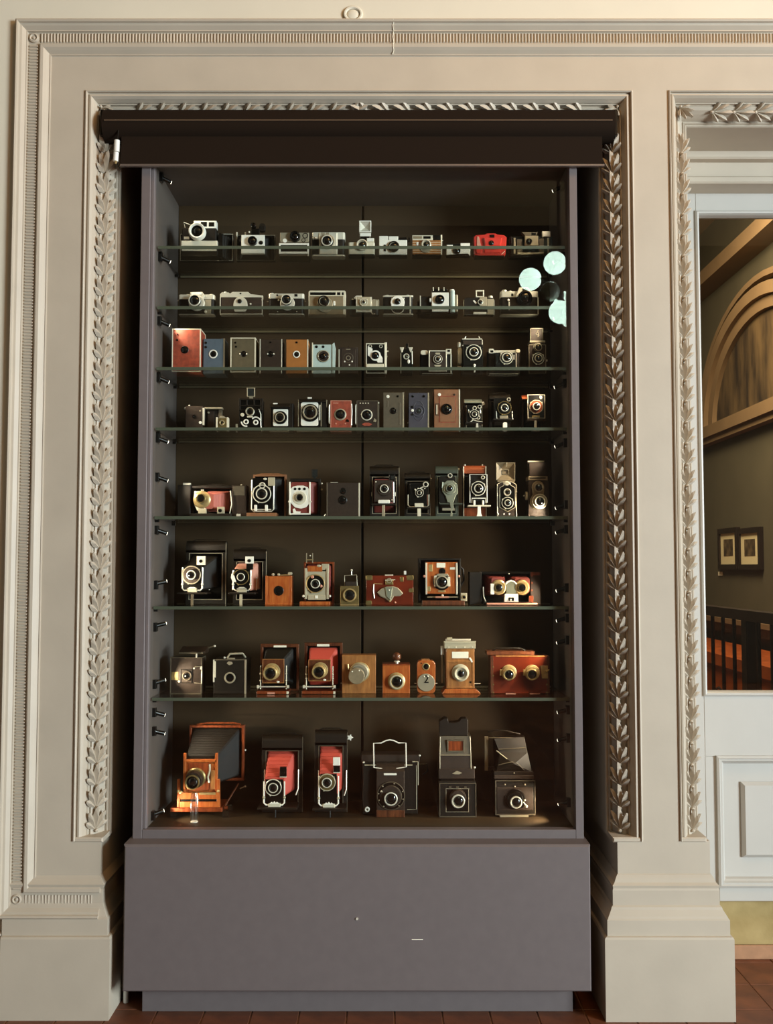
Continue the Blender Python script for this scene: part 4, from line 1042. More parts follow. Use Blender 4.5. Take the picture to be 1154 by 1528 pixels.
c.frame('body', 'lk', 690, 722, 503, c.yb, 12, 26, (3, 3, 10, 3), .5); c.box('back_plate', 'bk', 691, 721, 505, 553, 22, 25.5, .3); c.box('top_panel', 'db', 692, 721, 505, 512, 11, 20, .4); c.box('top_trim', 'ch', 691, 721, 502, 503.6, 10.5, 20, .2); c.box('front_trim', 'ch', 691, 721, 512, 513.4, 10.4, 12, .2)
c.bel('bb', (693, 719, 514, 547), (692, 720, 513, 551), 0, 22, 6, 1.2); c.box('lens_board', 'bk', 692, 721, 514, 547, -1, 1, .3)
shutter(c, 707, 526, 12, -1, 'bk', 'ch', 3, .58)
for x, s_ in ((694, 1), (719, -1)): c.tube('finder_strut', 'ch', [(x, 503, 14), (x + 3 * s_, 498, 14)], .8)
c.rr('winding_rail', 'si', 684.5, 691, 516, 540, 12, 22, 2.5); c.knob('winding_knob', 'ch', 687, 507, 515, 16, 3); c.tube('side_lever', 'ch', [(684, 544, 14), (690, 544, 14)], .8); c.box('edge_trim', 'ch', 720.5, 722, 504, 546, 11, 13, .2)
c.box('bed', 'bk', 692, 721, 546, 548.5, -3, 14, .4); c.tube('stand_leg', 'ch', [(708, 545, -3), (708, c.yb - .5, -3)], 1.4); c.ball('stand_button', 'wh', 708, 545.5, -4, 2.0)
c = Cam('folding_camera', 'wide folding camera with bright top bar and round ringed lens', 754, r2)
c.round('body', 'lk', 728, 778, 523, c.yb, 6, 20, 5); c.box('top_plate', 'ch', 730, 775, 521.5, 526, 4, 18, .6); c.finder(732.5, 737, 521.8, 525.5, 3.8, 'gl'); c.rr('top_boss', 'ch', 730, 738, 519.5, 526.5, 3.4, 12, 1.5)
c.bel('bb', (741, 770, 527, 551), (738, 772, 527, 555), 0, 10, 3, 1); c.box('lens_board', 'bk', 740, 770, 527, 551, -1.2, 1, .4); shutter(c, 756, 534.5, 10, -1, 'bk', 'ch', 3, .72)
c.box('side_strip', 'ch', 770, 772, 522, 551, 3, 7, .3); c.rr('winding_knob', 'si', 770.5, 777, 520.5, 525.5, 2, 10, 2); c.box('base_trim', 'ch', 731, 775, 558, c.yb, 4, 18, .3); c.box('lever', 'ch', 766.5, 768, 530, 537, -2.4, -.6, .2)
c = Cam('twin_lens_camera', 'twin lens camera with raised emblem hood at the door end of the third shelf', 803, r2)
c.rr('body', 'db', 790, 815, 512, c.yb, 0, 28, 4); c.ring('upper_ring', 'ag', 803, 518, 6.6, 1, 0, 1)
c.lens(803.5, 518.5, 5.6, 0, 3, 'bk', .78, 'ag'); shutter(c, 803.5, 535.5, 9, 0, 'bk', 'ch', 3, .66)
c.frame('front_trim', 'ag', 789.6, 815.4, 514, 560, -.5, .8, .8, .2); c.box('hood_base', 'ag', 791.5, 814.5, 507.5, 510.8, 1, 24, .5); c.box('hood_front', 'db', 792.5, 811.5, 488.5, 508, 2, 3.6, .3); c.frame('hood_trim', 'ag', 792.5, 811.5, 488.5, 508, 1.6, 3, .7, .1)
c.box('hood_side', 'db', 792.5, 793.5, 490, 508, 3, 22, .2); c.box('hood_side', 'db', 810.5, 811.5, 490, 508, 3, 22, .2); c.ring('emblem', 'ag', 803, 497, 2.4, .8, 2, .8); c.tube('emblem', 'ag', [(804, 492, 1.4), (803, 495, 1.4)], .6); c.tube('emblem', 'ag', [(805.5, 499, 1.4), (803.5, 502, 1.4)], .6); c.tube('focus_knob', 'ch', [(815, 536, 10), (819, 536, 10)], 1.6)

# ---- fourth shelf
r3 = 3
c = Cam('box_camera', 'dark brown plain fronted camera with small bright knobs on its back', 291, r3)
c.box('body', 'db', 276.5, 302, 605.5, c.yb, 0, 20, .7); c.hole(290, 621.5, 3, 0); c.disc('screw', 'ag', 298.5, 613, 1.3, 0, .6); c.disc('release', 'wh', 299, 630.5, 2.2, 0, 1)
c.box('edge_trim', 'ch', 302, 304.5, 608.5, 634, 0, 6, .3); c.box('back_box', 'lk', 272, 304, 608, c.yb, 20, 30, .6); c.ball('winding_knob', 'ch', 272, 605.5, 22, 2.0); c.tube('key', 'ch', [(272, 606, 22), (274, 614, 20)], .9); c.box('top_stud', 'ch', 280, 282, 603, 606, 4, 8, .3)
c = Cam('folding_camera', 'low dark camera with flat projecting lid behind the tiny metal camera', 317, r3, Y=3.565)
c.box('body', 'lk', 307, 326, 611, c.yb, 4, 16, .6); c.box('lid', 'ag', 305.5, 332, 607.8, 610.5, -4, 16, .4); c.box('end_column', 'gy', 325.5, 331, 610, 623, 2, 12, .5); c.box('panel', 'db', 309, 319, 613, 642, 3, 5, .3); c.disc('knob', 'ag', 310.5, 615, 1.6, 3, 1)
c = Cam('miniature_camera', 'tiny bronze metal camera with bright side rails', 331.5, r3, Y=3.505)
c.box('body', 'dbr', 325, 339, 624, c.yb, 0, 12, .5)
for x in (323.4, 339.2): c.box('side_rail', 'si', x - 1, x + 1.2, 622.5, c.yb, -1, 12, .3)
c.lens(331.5, 631, 4, 0, 1.6, 'dbr', .5, 'ag'); c.poly('arched_top', 'ag', [(326, 624), (329, 620.5), (334, 620.5), (338, 624)], 0, 6, .4)
c = Cam('box_camera', 'black camera with bright scroll ornaments and square finder on top', 375, r3)
c.box('body', 'bk', 356.5, 391, 596, c.yb, 2, 26, .6); c.frame('front_frame', 'lk', 356, 392, 594, 612, 0, 4, (2.5, 4, 2.5, 1), .3)
c.box('front_bar', 'lk', 367, 369, 596, 606, .4, 3, .2); c.box('front_bar', 'lk', 378, 380, 596, 606, .4, 3, .2); c.box('front_bar', 'lk', 358, 390, 604, 606, .4, 3, .2)
c.frame('frame_finder', 'ag', 367.5, 379.5, 577, 591, 4, 7, 1.2, .3); c.finder(369, 378, 578.5, 589.5, 5, 'glb'); c.box('finder_post', 'ag', 371, 376, 590.5, 596, 5, 8, .2)
c.lens(373, 614, 6.5, 2, 5, 'ch', .78, 'ag'); c.box('lens_bracket', 'si', 369, 377, 621, 623, -2, 2, .3); c.disc('knob', 'si', 361.5, 618.5, 2.8, 2, 2.4)
for cx_, sg in ((367, -1), (381.5, 1)):
    c.ring('scroll', 'wh', cx_, 629 + (1 if sg > 0 else 0), 4, 2, 2, 1.4)
    c.tube('scroll_tail', 'wh', arcpts(cx_, 629, 6.8, 180 if sg < 0 else 20, 285 if sg < 0 else 140, 1.2, 8), 1.2)
c.tube('strut', 'ch', [(386, 610, 1), (389, 618, 1), (389, 634, 1), (391, c.yb - 1, 1)], .8); c.box('strut_foot', 'ag', 351, 354, 632, c.yb, 4, 10, .3)
c = Cam('box_camera', 'dark hooded camera with white square lens panel beside the scroll ornament one', 421, r3)
c.box('body', 'lk', 404, 437, 601, c.yb, 4, 26, .8); c.side('hood', 'lk', [(-3, 607), (0, 602), (20, 599.5), (20, 608), (-3, 608)], 403, 433, .4); c.box('hood_stud', 'wh', 407.5, 414, 601, 603, -1, 2, .3)
c.rr('lens_panel', 'wh', 407.5, 429.5, 610, 635.5, 1, 5, 1.5); c.disc('lens_plate', 'bk', 418.5, 623, 10, 1, 2); c.lens(418, 623, 7.4, -1, 4, 'bk', .8, 'ag'); c.box('base_trim', 'ag', 402.5, 431, 642, c.yb, 0, 8, .3)
c = Cam('box_camera', 'large black hooded camera with white panel around a big round lens', 464, r3)
c.box('body', 'lk', 447, 488, 597, c.yb, 4, 28, .8); c.box('inner_front', 'bk', 448.5, 479, 596, c.yb, 1, 5, .4); c.side('hood', 'lk', [(-3, 599), (2, 594.5), (22, 592), (22, 600), (-3, 600)], 446, 486, .4); c.box('hood_stud', 'wh', 458.5, 464.5, 591.5, 593.8, 4, 8, .3)
c.rr('lens_panel', 'wh', 449, 475, 600, 635.5, -.5, 2, 3); c.disc('lens_plate', 'bk', 463, 616, 13.5, -.4, 2); c.lens(463, 615.5, 11, -2, 4, 'bk', .8, 'ag'); c.box('side_strip', 'ch', 476, 478, 604, 627, -1, 1, .3)
for x in (445.3, 479.3): c.box('edge_trim', 'ag', x - .5, x + .5, 596, 636, 0, 2, .1)
c.box('edge_trim', 'ag', 486.8, 488, 596, 607, 3, 6, .1); c.box('base_trim', 'ag', 443, 481, 642, c.yb, -1, 8, .3)
c = Cam('box_camera', 'brick red box camera with black lens and silver side clips', 509, r3)
boxcam(c, 493.5, 524, 597.5, 26, 'rl', 'pb', None, None, (), ew=1.0, handle=False)
p = c.ring('lens_plate', 'ag', 508, 618.5, 9, 2.4, 0, 1.4); c.lens(508.5, 618, 6.6, 0, 3, 'bk', .75)
c.box('name_strip', 'pb', 497, 505, 600.5, 601.8, -.6, .2, .1)
for x in (501.5, 515.5): c.disc('screw', 'pb', x, 632, 1.2, 0, .6)
c.poly('release', 'bk', [(516, 629), (518, 625), (521, 627), (521, 630)], -1, .3, .2); c.tube('side_clip', 'ch', [(492.2, 603, 1), (491.2, 606, 1), (491.2, 630, 1), (492.2, 632, 1)], .8); c.tube('side_clip', 'ch', [(524.6, 602, 3), (525.2, 610, 3), (524.6, 634, 3)], .8)
c = Cam('box_camera', 'black box camera with red oval badge under the lens, on the back seam', 548, r3)
boxcam(c, 532.5, 564, 597.5, 26, 'db', 'gy', None, None, (), ew=1.0, handle=False)
p = c.ring('lens_plate', 'ch', 547.5, 619, 8.6, 1.8, 0, 1.4); c.lens(548, 618.5, 6.2, 0, 3, 'bk', .75)
c.poly('badge', 'rl', [(540, 633), (544, 630.8), (551, 630.8), (556, 633), (551, 635.6), (544, 635.6)], -.8, .2, .2)
for x in (537, 541, 545, 549): c.box('name_letter', 'si', x, x + 1.6, 600.6, 602.2, -.6, .2, .1)
c.poly('release', 'ag', [(557, 629), (559, 624), (562, 627), (561, 630)], -1, .3, .2); c.tube('side_clip', 'ch', [(531.4, 603, 1), (531, 606, 1), (531, 630, 1), (531.4, 633, 1)], .9); c.box('side_plate', 'gy', 563, 566, 598, c.yb, 1, 8, .4); c.ball('stud', 'ch', 565, 601, 0, 1.2)
c = Cam('box_camera', 'tall grey-brown box camera with one white stud', 587, r3)
boxcam(c, 572, 602.5, 585, 40, 'gy', None, (587, 613, 5), 'bk', ((594, 591, 1.6),))
c.disc('stud', 'wh', 579, 591.3, 2.4, 0, 1.2); c.box('edge_trim', 'ag', 601, 603, 585, c.yb, -.4, 1, .2); c.rr('embossed_panel', 'gy', 577, 580, 597, 607, -.4, .4, 1); c.rr('embossed_panel', 'gy', 595.5, 598, 600, 634, -.4, .4, 1)
c = Cam('box_camera', 'tall violet blue box camera with oval embossed front', 625, r3)
boxcam(c, 610, 640, 585.5, 40, 'vi', None, (625, 613, 5.6), 'vi', ((616.5, 591, 1.8), (633, 591, 1.8)), gm='glb')
c.ring('embossed_ring', 'vi', 625, 613, 9.5, 1.2, 0, .8); c.tube('embossed_oval', 'vi', [(625 + 8 * math.cos(math.radians(a)), 613 + 15 * math.sin(math.radians(a)), 0) for a in range(0, 360, 20)], .6, closed=True)
for y in (607, 618.5): c.disc('bolt', 'bk', 615.5, y, 1.8, 0, 1)
c.disc('stud', 'wh', 615.8, 612.3, 2.1, 0, 1.4); c.box('edge_trim', 'ag', 638.6, 640.5, 585.5, c.yb, -.4, 1, .2); c.ball('side_stud', 'ch', 609.5, 630, 6, 1)
c = Cam('box_camera', 'tall tan brown box camera with framed front panel and black lens', 667, r3)
boxcam(c, 648, 686.5, 580.5, 44, 'bn', None, None)
c.frame('front_groove', 'rl', 655.5, 680.5, 590.5, 630.5, -.5, .4, .8, .1); c.box('front_panel', 'bn', 656.5, 679.5, 591.5, 629.5, -.6, .4, .3); c.lens(667, 610.5, 8.2, -.4, 2.4, 'bk', .75)
c.disc('stud', 'wh', 656, 588.5, 2.4, 0, 1.2); c.disc('bolt', 'db', 678.5, 588.5, 1.6, 0, .8); c.box('hinge', 'si', 651.2, 653, 604, 618, -1.2, .4, .3); c.frame('hinge_plate', 'db', 650, 656, 602, 619.5, -.5, .4, .8, .1); c.box('edge_trim', 'si', 685, 687, 580.5, c.yb, -.4, 1, .2)

def smallfolder(c, x0, x1, yt, yb_bed, A, sh, m='lk', topm=None, bm='bb', edge=None, sm='bk', rm='ch', leg=None, legm='ch', D1=30, D0=14, lr=.55, th=12, handle=True, wall=4, stand=None, stm='ch'):
    """folding camera standing on its own bed leg"""
    folder(c, x0, x1, yt, c.yb, D0, D1, m, bm=bm, A=A, topm=topm, edge=edge, th=th, handle=handle, wall=wall)
    c.box('lens_board', 'bk', A[0], A[1], A[2], A[3], -.5, 1.2, .3)
    shutter(c, sh[0], sh[1], sh[2], -.5, sm, rm, 3, lr)
    c.box('bed', m, A[0] - 2, A[1] + 2, yb_bed - 1, yb_bed + 1.5, -5, D0 + 2, .4)
    if stand: standard(c, stand[0], stand[1], stand[2], yb_bed - 1, 0, stm, .8)
    if leg: c.poly('stand_leg', legm, [(leg - 1.5, yb_bed + 1), (leg + 1.5, yb_bed + 1), (leg + 2.2, c.yb), (leg - 2.2, c.yb)], -5, -3.6, .2)
c = Cam('folding_camera', 'small black folding camera with pale green top band and white stand leg', 710, r3)
smallfolder(c, 694, 721, 592, 631, (697, 718, 604, 630), (708, 618.5, 7.2), topm='gnm', leg=712, th=10, handle=False, D1=26, edge='ag')
c.ring('finder_eye', 'ch', 716, 607, 3, 1.2, -1, 1.4); c.ring('upper_eye', 'si', 708.5, 609, 3.2, 1.2, -1, 1.4); c.ring('lower_eye', 'si', 714, 623, 3, 1.0, -1, 1.4); c.poly('winding_key', 'wh', [(720, 598), (724, 596), (726, 600), (721, 603)], 16, 20, .3)
for x in (699.5, 717): c.tube('strut', 'ch', [(x, 611, 0), (x + .5, 616, 0)], .9)
c.tube('bed_lever', 'ch', [(701, 631, -4), (706, 627, -3), (712, 629, -4), (720, 630, -4)], .8)
c = Cam('folding_camera', 'black folding camera with brass ringed shutter and thick white stand peg', 751, r3)
smallfolder(c, 732, 764, 584, 626, (738, 763, 594, 625), (753, 609, 10.4), rm='dbr', leg=None, th=12, wall=4, m='lk')
c.ring('finder_eye', 'ch', 759.5, 596, 3, 1.2, -2, 1.4); c.box('bed_plate', 'ag', 746, 758, 620, 625, -2, 0, .4); c.rr('stand_peg', 'wh', 750, 756.5, 631, c.yb, -6, -2, 2)
for x in (741, 764.5): c.tube('strut', 'ch', [(x, 613, 0), (x + .3, 622, 0), (x + 1, 626, 0)], .9)
c.box('back_case', 'lk', 766, 775, 609, 622, 22, 28, .5)
c = Cam('folding_camera', 'folding camera with thin bright wire frame around red-brown shutter', 800, r3)
smallfolder(c, 781, 812, 585.5, 627, (789, 812, 590, 624), (800.5, 607, 10.5), rm='ag', sm='mw', leg=799, th=11, m='db', topm='mw', wall=3, handle=False)
c.tube('wire_frame', 'si', [(788, 589, -1), (813.5, 589, -1), (813.5, 624, -1), (788, 624, -1)], .8, closed=True); c.poly('lens_bracket', 'dbr', [(794, 620), (806, 620), (806, 625), (803, 622), (797, 622), (794, 625)], -2, 0, .3); c.disc('finder_eye', 'ag', 807.5, 593, 2.4, -.5, 1.4); c.box('foot', 'wh', 793, 805, c.yb - 1.2, c.yb, -8, -2, .3); c.disc('release', 'pb', 792.5, 612, 1.8, -.5, 2)
# ---- fifth shelf
r4 = 4
c = Cam('folding_camera', 'wide folding camera lying on its side with pink-red bellows and brass lens', 316, r4, Y=3.54)
c.box('body_end', 'lk', 263.5, 283, 723, c.yb, 6, 34, 1); c.box('body_end', 'db', 345, 367, 723.5, c.yb, 6, 34, 1); c.box('body_top', 'lk', 282, 346, 723, 728, 10, 34, .8); c.box('back_plate', 'bk', 282, 346, 727, 768, 30, 34, .4); c.box('end_panel', 'gy', 347, 364, 724.5, 739, 5.4, 7, .4)
c.tube('handle', 'lk', [(300, 724, 22), (312, 721, 22), (326, 721, 22), (338, 724, 22)], 1.2); c.box('winding_key', 'ch', 270, 281, 719.5, 723.6, 12, 20, .6); c.ball('stud', 'ch', 358, 722.5, 14, 1.6)
c.bel('pr', (299, 318, 736, 759), (306, 345, 730, 762), 2, 30, 8, 1.6)
c.poly('lens_plate', 'si', [(289.5, 733), (303, 733), (306, 762), (294, 762), (290, 752)], -1, 1.5, .4); c.lathe('lens_cone', 'br', 301.5, 745.5, [(13, 2), (13, -2), (10, -4), (7, -4)]); c.lens(300.5, 744, 7.2, -3, 4, 'dbr', .8)
c.box('bracket', 'cg', 296, 308, 758.5, 767, -2, 3, .5); c.box('finder', 'cg', 324.5, 335, 756.5, 767, -3, 3, .5); c.hole(329, 762, 2.8, -3, rim='bk', name='finder_lens'); c.box('bed', 'lk', 284, 346, 766.5, c.yb, -6, 30, .4); c.box('bed_catch', 'ch', 353, 359, 767, c.yb, -2, 5, .4); c.tube('strut', 'ag', [(343, 732, 4), (345, 752, 4), (342, 766, 4)], .8)
for x in (292, 301, 303): c.ball('screw', 'ch', x, 731.5 if x > 300 else 734, -.5, 1.2)
c = Cam('plate_camera', 'black bellows camera with tan leather body edge and bright round shutter, fifth shelf', 400, r4, Y=3.54)
c.frame('body', 'bn', 374, 424.5, 705.5, c.yb, 26, 36, (2.5, 3, 3, 4), .6); c.box('back_plate', 'bk', 376, 422, 708, 768, 32, 35.5, .4); c.tube('handle', 'bn', [(378, 706, 30), (386, 704.3, 30), (412, 704.3, 30), (422, 706, 30)], 1.0)
c.bel('bb', (378, 404, 713, 760), (384, 419, 710, 764), 1, 32, 9, 1.5); c.box('lens_board', 'bk', 377, 407, 713, 762, -1, 1.5, .4); shutter(c, 391, 737, 14, -1, 'bk', 'ch', 3, .62); c.ring('upper_eye', 'ch', 391.5, 724.5, 5, 2, -2, 2)
c.box('finder', 'cg', 400, 410, 712.5, 725, -3, 2, .5); c.ball('level', 'ch', 395.5, 714.5, -1, 2, None, (1.3, .7, .9)); standard(c, 375.5, 408.5, 716, 763, -1, 'ch', .9)
for x in (382, 398): c.rr('focus_post', 'wh', x - 2, x + 2, 753.5, 763, -5, -1, 1)
c.tube('cross_bar', 'ch', [(377, 760.5, -2), (405, 760.5, -2)], 1.0); c.box('bed', 'bn', 369, 413, 765.5, c.yb, -8, 28, .5)
c = Cam('folding_camera', 'folding camera with maroon bellows and bright nickel wire lens panel', 455, r4, Y=3.535)
c.frame('body', 'lk', 431, 477, 712, c.yb, 20, 32, (3, 4, 5, 4), .6); c.box('back_plate', 'bk', 433, 475, 714, 768, 28, 31.5, .3); c.bel('mb', (434, 462, 719, 765), (437, 473, 717, 766), 1, 28, 9, 1.3)
c.poly('lens_panel', 'wh', [(433, 730), (437, 726), (444, 724.5), (453, 724.5), (459, 727), (462.5, 731), (462.5, 750), (457, 757), (449, 759), (440, 757), (433.5, 750)], -1.2, 1, .4)
c.disc('shutter', 'si', 447.5, 743, 10, -1, 1.4); c.lens(447.5, 742.5, 6, -2, 3, 'bk', .8, 'ag')
for x, y in ((440.5, 729.5), (447, 729.5), (454.5, 729.5)): c.disc('dial', 'bk', x, y, 2, -1.2, .6)
for x in (432.5, 462.5): c.box('upright', 'wh', x - 1.1, x + 1.1, 719, 768, -2, 0, .4); c.ball('clamp', 'ch', x - 1.2 if x < 440 else x + 1.2, 748.5, -1, 1.4)
c.box('foot_rail', 'wh', 432, 463, 766, 768, -2, 1, .3); c.tube('bed_edge', 'ch', [(434, 768, -4), (438, c.yb - .8, -6), (483, c.yb - .8, -6), (486, 767.5, -4)], .8); c.box('bed', 'bk', 434, 484, 768.6, c.yb, -6, 24, .3)
c.poly('release', 'wh', [(437, 760), (440, 758.5), (442, 763), (449, 763.5), (448, 766), (438, 766)], -2, 0, .2)
c.frame('frame_finder', 'glb', 463.5, 472.5, 698, 710, 22, 24, .8, .1); c.box('finder_post', 'glb', 466, 470, 709, 714, 22, 24, .2); c.finder(464.5, 471.5, 699, 709, 23, 'glb')
for y in (719.5, 728.5): c.ball('side_knob', 'ch', 478.5, y, 24, 1.6)
c = Cam('detective_camera', 'square dark brown box camera with two round holes stacked in its front', 512, r4)
boxcam(c, 488, 537, 720, 30, 'db', None, None, handle=False); c.hole(512, 732.5, 5, 0); c.hole(511.5, 746, 6.6, 0); c.box('edge_trim', 'ch', 535.3, 537.4, 720.5, c.yb, -.5, 1, .2); c.box('edge_trim', 'gy', 487.5, 488.8, 720, c.yb, -.4, 1, .2); c.box('top_catch', 'ch', 493, 504, 718.8, 720.4, 4, 8, .3)
c = Cam('folding_camera', 'folding camera with square dark front, red-edged bellows and white badge', 573, r4, Y=3.535)
folder(c, 551.5, 596, 693, c.yb, 16, 34, 'lk', bm='mb', A=(558, 583, 715, 746), edge='ag', th=16, wall=5)
c.box('lens_board', 'db', 559, 586, 716, 749, -1.5, 2, .8); c.disc('lens_plate', 'db', 573.5, 730.5, 9.5, -1.5, 2); c.lens(573.5, 729.5, 6.4, -3, 3, 'db', .7, 'ch'); c.rr('badge', 'wh', 564.5, 582, 746, 751.5, -3, 0, 1.5); c.box('finder', 'bk', 581, 590, 707.5, 718, -1, 4, .4); c.finder(583.5, 588, 709.5, 715, -1, 'glb')
c.box('bed', 'lk', 555, 591, 751.5, 754, -6, 18, .4); c.poly('stand_leg', 'ag', [(570.5, 754), (574.5, 754), (574.8, c.yb), (570.3, c.yb)], -6, -4.4, .3); c.tube('strut', 'ch', [(587.5, 719, 0), (588, 750, 0)], .9); c.tube('strut', 'ag', [(555, 734, 4), (555, 740, 4)], .8); c.tube('strut', 'ag', [(590, 734, 4), (590, 740, 4)], .8)
for x in (561, 585): c.ball('screw', 'ch', x, 719 if x < 570 else 746, -1.8, 1)
c = Cam('folding_camera', 'folding camera with small lens and offset round finder arm on the fifth shelf', 624, r4, Y=3.535)
folder(c, 604.5, 643, 703.5, c.yb, 16, 32, 'lk', A=(610, 634, 721, 754), edge='gy', th=12, wall=4)
c.box('lens_board', 'bk', 612, 637, 722, 754, -1, 1, .3); shutter(c, 626, 735.5, 6.4, -1, 'bk', 'ch', 2.5, .55); c.ring('finder_eye', 'ch', 635.5, 723, 4.4, 1.8, -2, 2); c.tube('finder_arm', 'ch', [(632.5, 726, -2), (625, 730, -2)], 1)
for x in (619.5, 624, 629.5, 634): c.ball('lever', 'ch', x, 729 + (x % 2), -3, 1.1)
standard(c, 609, 640, 738, 756.5, -1, 'ag', .8); c.box('bracket', 'si', 619, 632, 751, 757, -2.5, 0, .4); c.box('bed', 'lk', 608, 642, 757, 759, -6, 18, .4); c.poly('stand_leg', 'si', [(623, 759), (628, 759), (628, c.yb), (623, c.yb)], -6, -4.6, .3); c.tube('strut', 'pb', [(638, 738, 0), (638.5, 755, 0)], .7); winder(c, 643, 712, 24, 1.4)
c = Cam('folding_camera', 'dark green folding camera with grey-green metal shutter plate', 669, r4, Y=3.535)
folder(c, 651, 685, 693, c.yb, 16, 32, 'gn', A=(656, 680, 710, 750), edge='gnm', th=15, wall=4, handle=False, topm='gn')
c.poly('shutter_plate', 'gnm', [(661, 721), (668, 717), (677, 717), (683, 723), (684, 735), (680, 741), (677, 750), (668, 750), (665, 740), (660, 733)], -1.5, 1, .6); c.disc('shutter', 'gnm', 671.5, 729.5, 8.6, -1.5, 1.6); c.lens(671, 729, 5.6, -3, 3, 'bk', .7, 'gnm'); c.ring('finder_eye', 'ch', 672, 709.5, 3.6, 1.4, -1, 2)
c.box('bed', 'gn', 656, 690, 751, 753, -6, 18, .4); c.box('name_bar', 'ag', 661, 680, 757, 761, 14, 16, .4); c.poly('stand_leg', 'gnm', [(671, 750), (676, 749), (677, 757), (674.5, 763), (675, c.yb), (672, c.yb), (673, 760)], -7, -5, .3); c.tube('strut', 'gnm', [(656.5, 712, 10), (656.5, 751, 2)], .7); c.tube('clip', 'gnm', [(661, 719, -1), (660, 728, -1)], 1.2); winder(c, 685, 697.5, 24, 1.6)
c = Cam('folding_camera', 'folding camera with glossy red-brown leather top and bright wire lens frame', 711, r4, Y=3.535)
folder(c, 692.5, 728, 692, c.yb, 16, 32, 'lk', A=(701, 727, 708, 748), edge=None, th=16, wall=3, handle=False, topm='ltr')
c.box('lower_front', 'mw', 694, 727, 757, c.yb, 14, 17, .5)
for x in (693.4, 727.2): c.box('edge_trim', 'ch', x - .8, x + .8, 694, c.yb, 14, 17, .3)
for x in (696, 722.5): c.ball('stud', 'ch', x, 691.5, 22, 1.4)
c.tube('wire_frame', 'wh', [(701.5, 708, -1), (727, 708, -1), (727, 750, -1), (725, 750, -1), (725, 743.5, -1), (704.5, 743.5, -1), (704.5, 750, -1), (701.5, 750, -1)], .8, closed=True)
shutter(c, 714, 729, 11, -1, 'bk', 'ch', 3, .62); c.ring('finder_eye', 'si', 721, 712.5, 3, 1.4, -2, 2)
for x in (708, 721): c.rr('focus_post', 'wh', x - 1.5, x + 1.5, 746.5, 754, -4, -1, 1)
c.box('bed', 'si', 698.5, 732, 754, 756, -6, 18, .3); c.poly('stand_leg', 'wh', [(712.5, 756), (717, 756), (717.5, 766), (720, c.yb), (710.5, c.yb), (712.3, 766)], -6, -4, .3)
c = Cam('twin_lens_camera', 'bronze twin lens camera with open pyramid hood and hexagonal front', 757, r4)
c.poly('body', 'db', [(742, 722), (749, 718), (764, 718), (771, 722), (771, c.yb), (742, c.yb)], 0, 28, .8)
c.tube('front_trim', 'ag', [(742.5, c.yb - 1.5, -.2), (742.5, 722.5, -.2), (749, 719, -.2), (764, 719, -.2), (770.8, 723, -.2), (770.8, c.yb - 1.5, -.2)], .9)
c.poly('front_plate', 'bk', [(746, 728), (757.5, 720.5), (769, 728), (769, 757), (758, 763.5), (746, 757)], -1, .4, .3)
c.tube('hexagon_trim', 'ag', [(746, 728, -1), (757.5, 720.5, -1), (769, 728, -1), (769, 757, -1), (758, 763.5, -1), (746, 757, -1)], .7, closed=True)
c.lens(757.3, 734.5, 5.6, -1, 3, 'ag', .6, 'ch'); shutter(c, 757.5, 750.5, 9, -1, 'bk', 'ch', 3, .55)
u = lambda x, y, d: ((x - c.cx) * c.k, d * c.k, (c.yb - y) * c.k)
hd = c.mk('hood', 'ta', [u(742, 690, 4), u(769.5, 690, 4), u(769.5, 716, 4), u(742, 716, 4), u(752, 700, 9), u(760.5, 700, 9), u(760.5, 706.5, 9), u(752, 706.5, 9)], [(0, 1, 5, 4), (1, 2, 6, 5), (2, 3, 7, 6), (3, 0, 4, 7), (4, 5, 6, 7)])
c.frame('hood_window', 'ag', 751, 761, 699.5, 707, 7, 9.4, .9, .2, hd); c.tube('hood_edge', 'ag', [(742, 690, 4), (769.5, 690, 4), (769.5, 716, 4), (742, 716, 4)], .7, hd, closed=True); c.box('sight_bar', 'ag', 756, 757.6, 689.5, 696, 2, 4, .2, hd)
c.box('hood_base', 'ta', 743, 769, 715, 719, 2, 26, .5); c.ball('nameplate', 'si', 757, 721.5, 0, 5, None, (1.2, .3, .8)); c.tube('winding_knob', 'ch', [(771, 733, 10), (773.5, 733, 10)], 1.2)
for x in (741, 752, 760): c.ball('foot_screw', 'wh', x if x > 745 else 743.5, 767, -.5, 1.3)
c = Cam('twin_lens_camera', 'grey twin lens camera with tall dark open hood and figure-eight lens panel', 803, r4)
c.rr('body', 'db', 789, 820, 716, c.yb, 0, 30, 3); c.poly('lens_panel', 'ta', [(803.5 + 9.5 * math.cos(math.radians(a)), 727 - 9.5 * math.sin(math.radians(a))) for a in range(0, 181, 20)] + [(795.5, 738), (791.5, 745), (791.5, 752), (796, 759), (811, 759), (816, 752), (816, 745), (812, 738)], -1.5, .5, .5)
c.lens(804.5, 727.5, 7, -1.5, 3, 'ag', .75, 'ag'); shutter(c, 805.5, 748.5, 11.5, -1.5, 'ag', 'si', 3, .68, tabs=False)
c.box('hood_base', 'ta', 789, 818, 710.5, 716.5, -1, 28, .5); c.box('hood_slot', 'bk', 791, 815, 712.3, 714, -1.4, -.6, .2); c.box('hood_back', 'db', 791, 816, 687, 711, 16, 18, .3); c.box('hood_side', 'db', 791, 792, 690, 711, 2, 17, .2); c.box('hood_side', 'db', 815, 816, 690, 711, 2, 17, .2); c.box('hood_edge', 'si', 791, 815.5, 685.6, 687.2, 15.5, 18, .3); c.box('hood_front', 'db', 791, 816, 690, 711, 1, 2.2, .2)
c.lathe('focus_knob', 'si', 783.5, 739, [(1, 10), (1, 6)]); c.tube('focus_knob', 'si', [(789, 739, 10), (786, 739, 10)], 6.5, n=16); c.box('foot_plate', 'si', 797, 811, c.yb - 1.2, c.yb, -3, 6, .3)

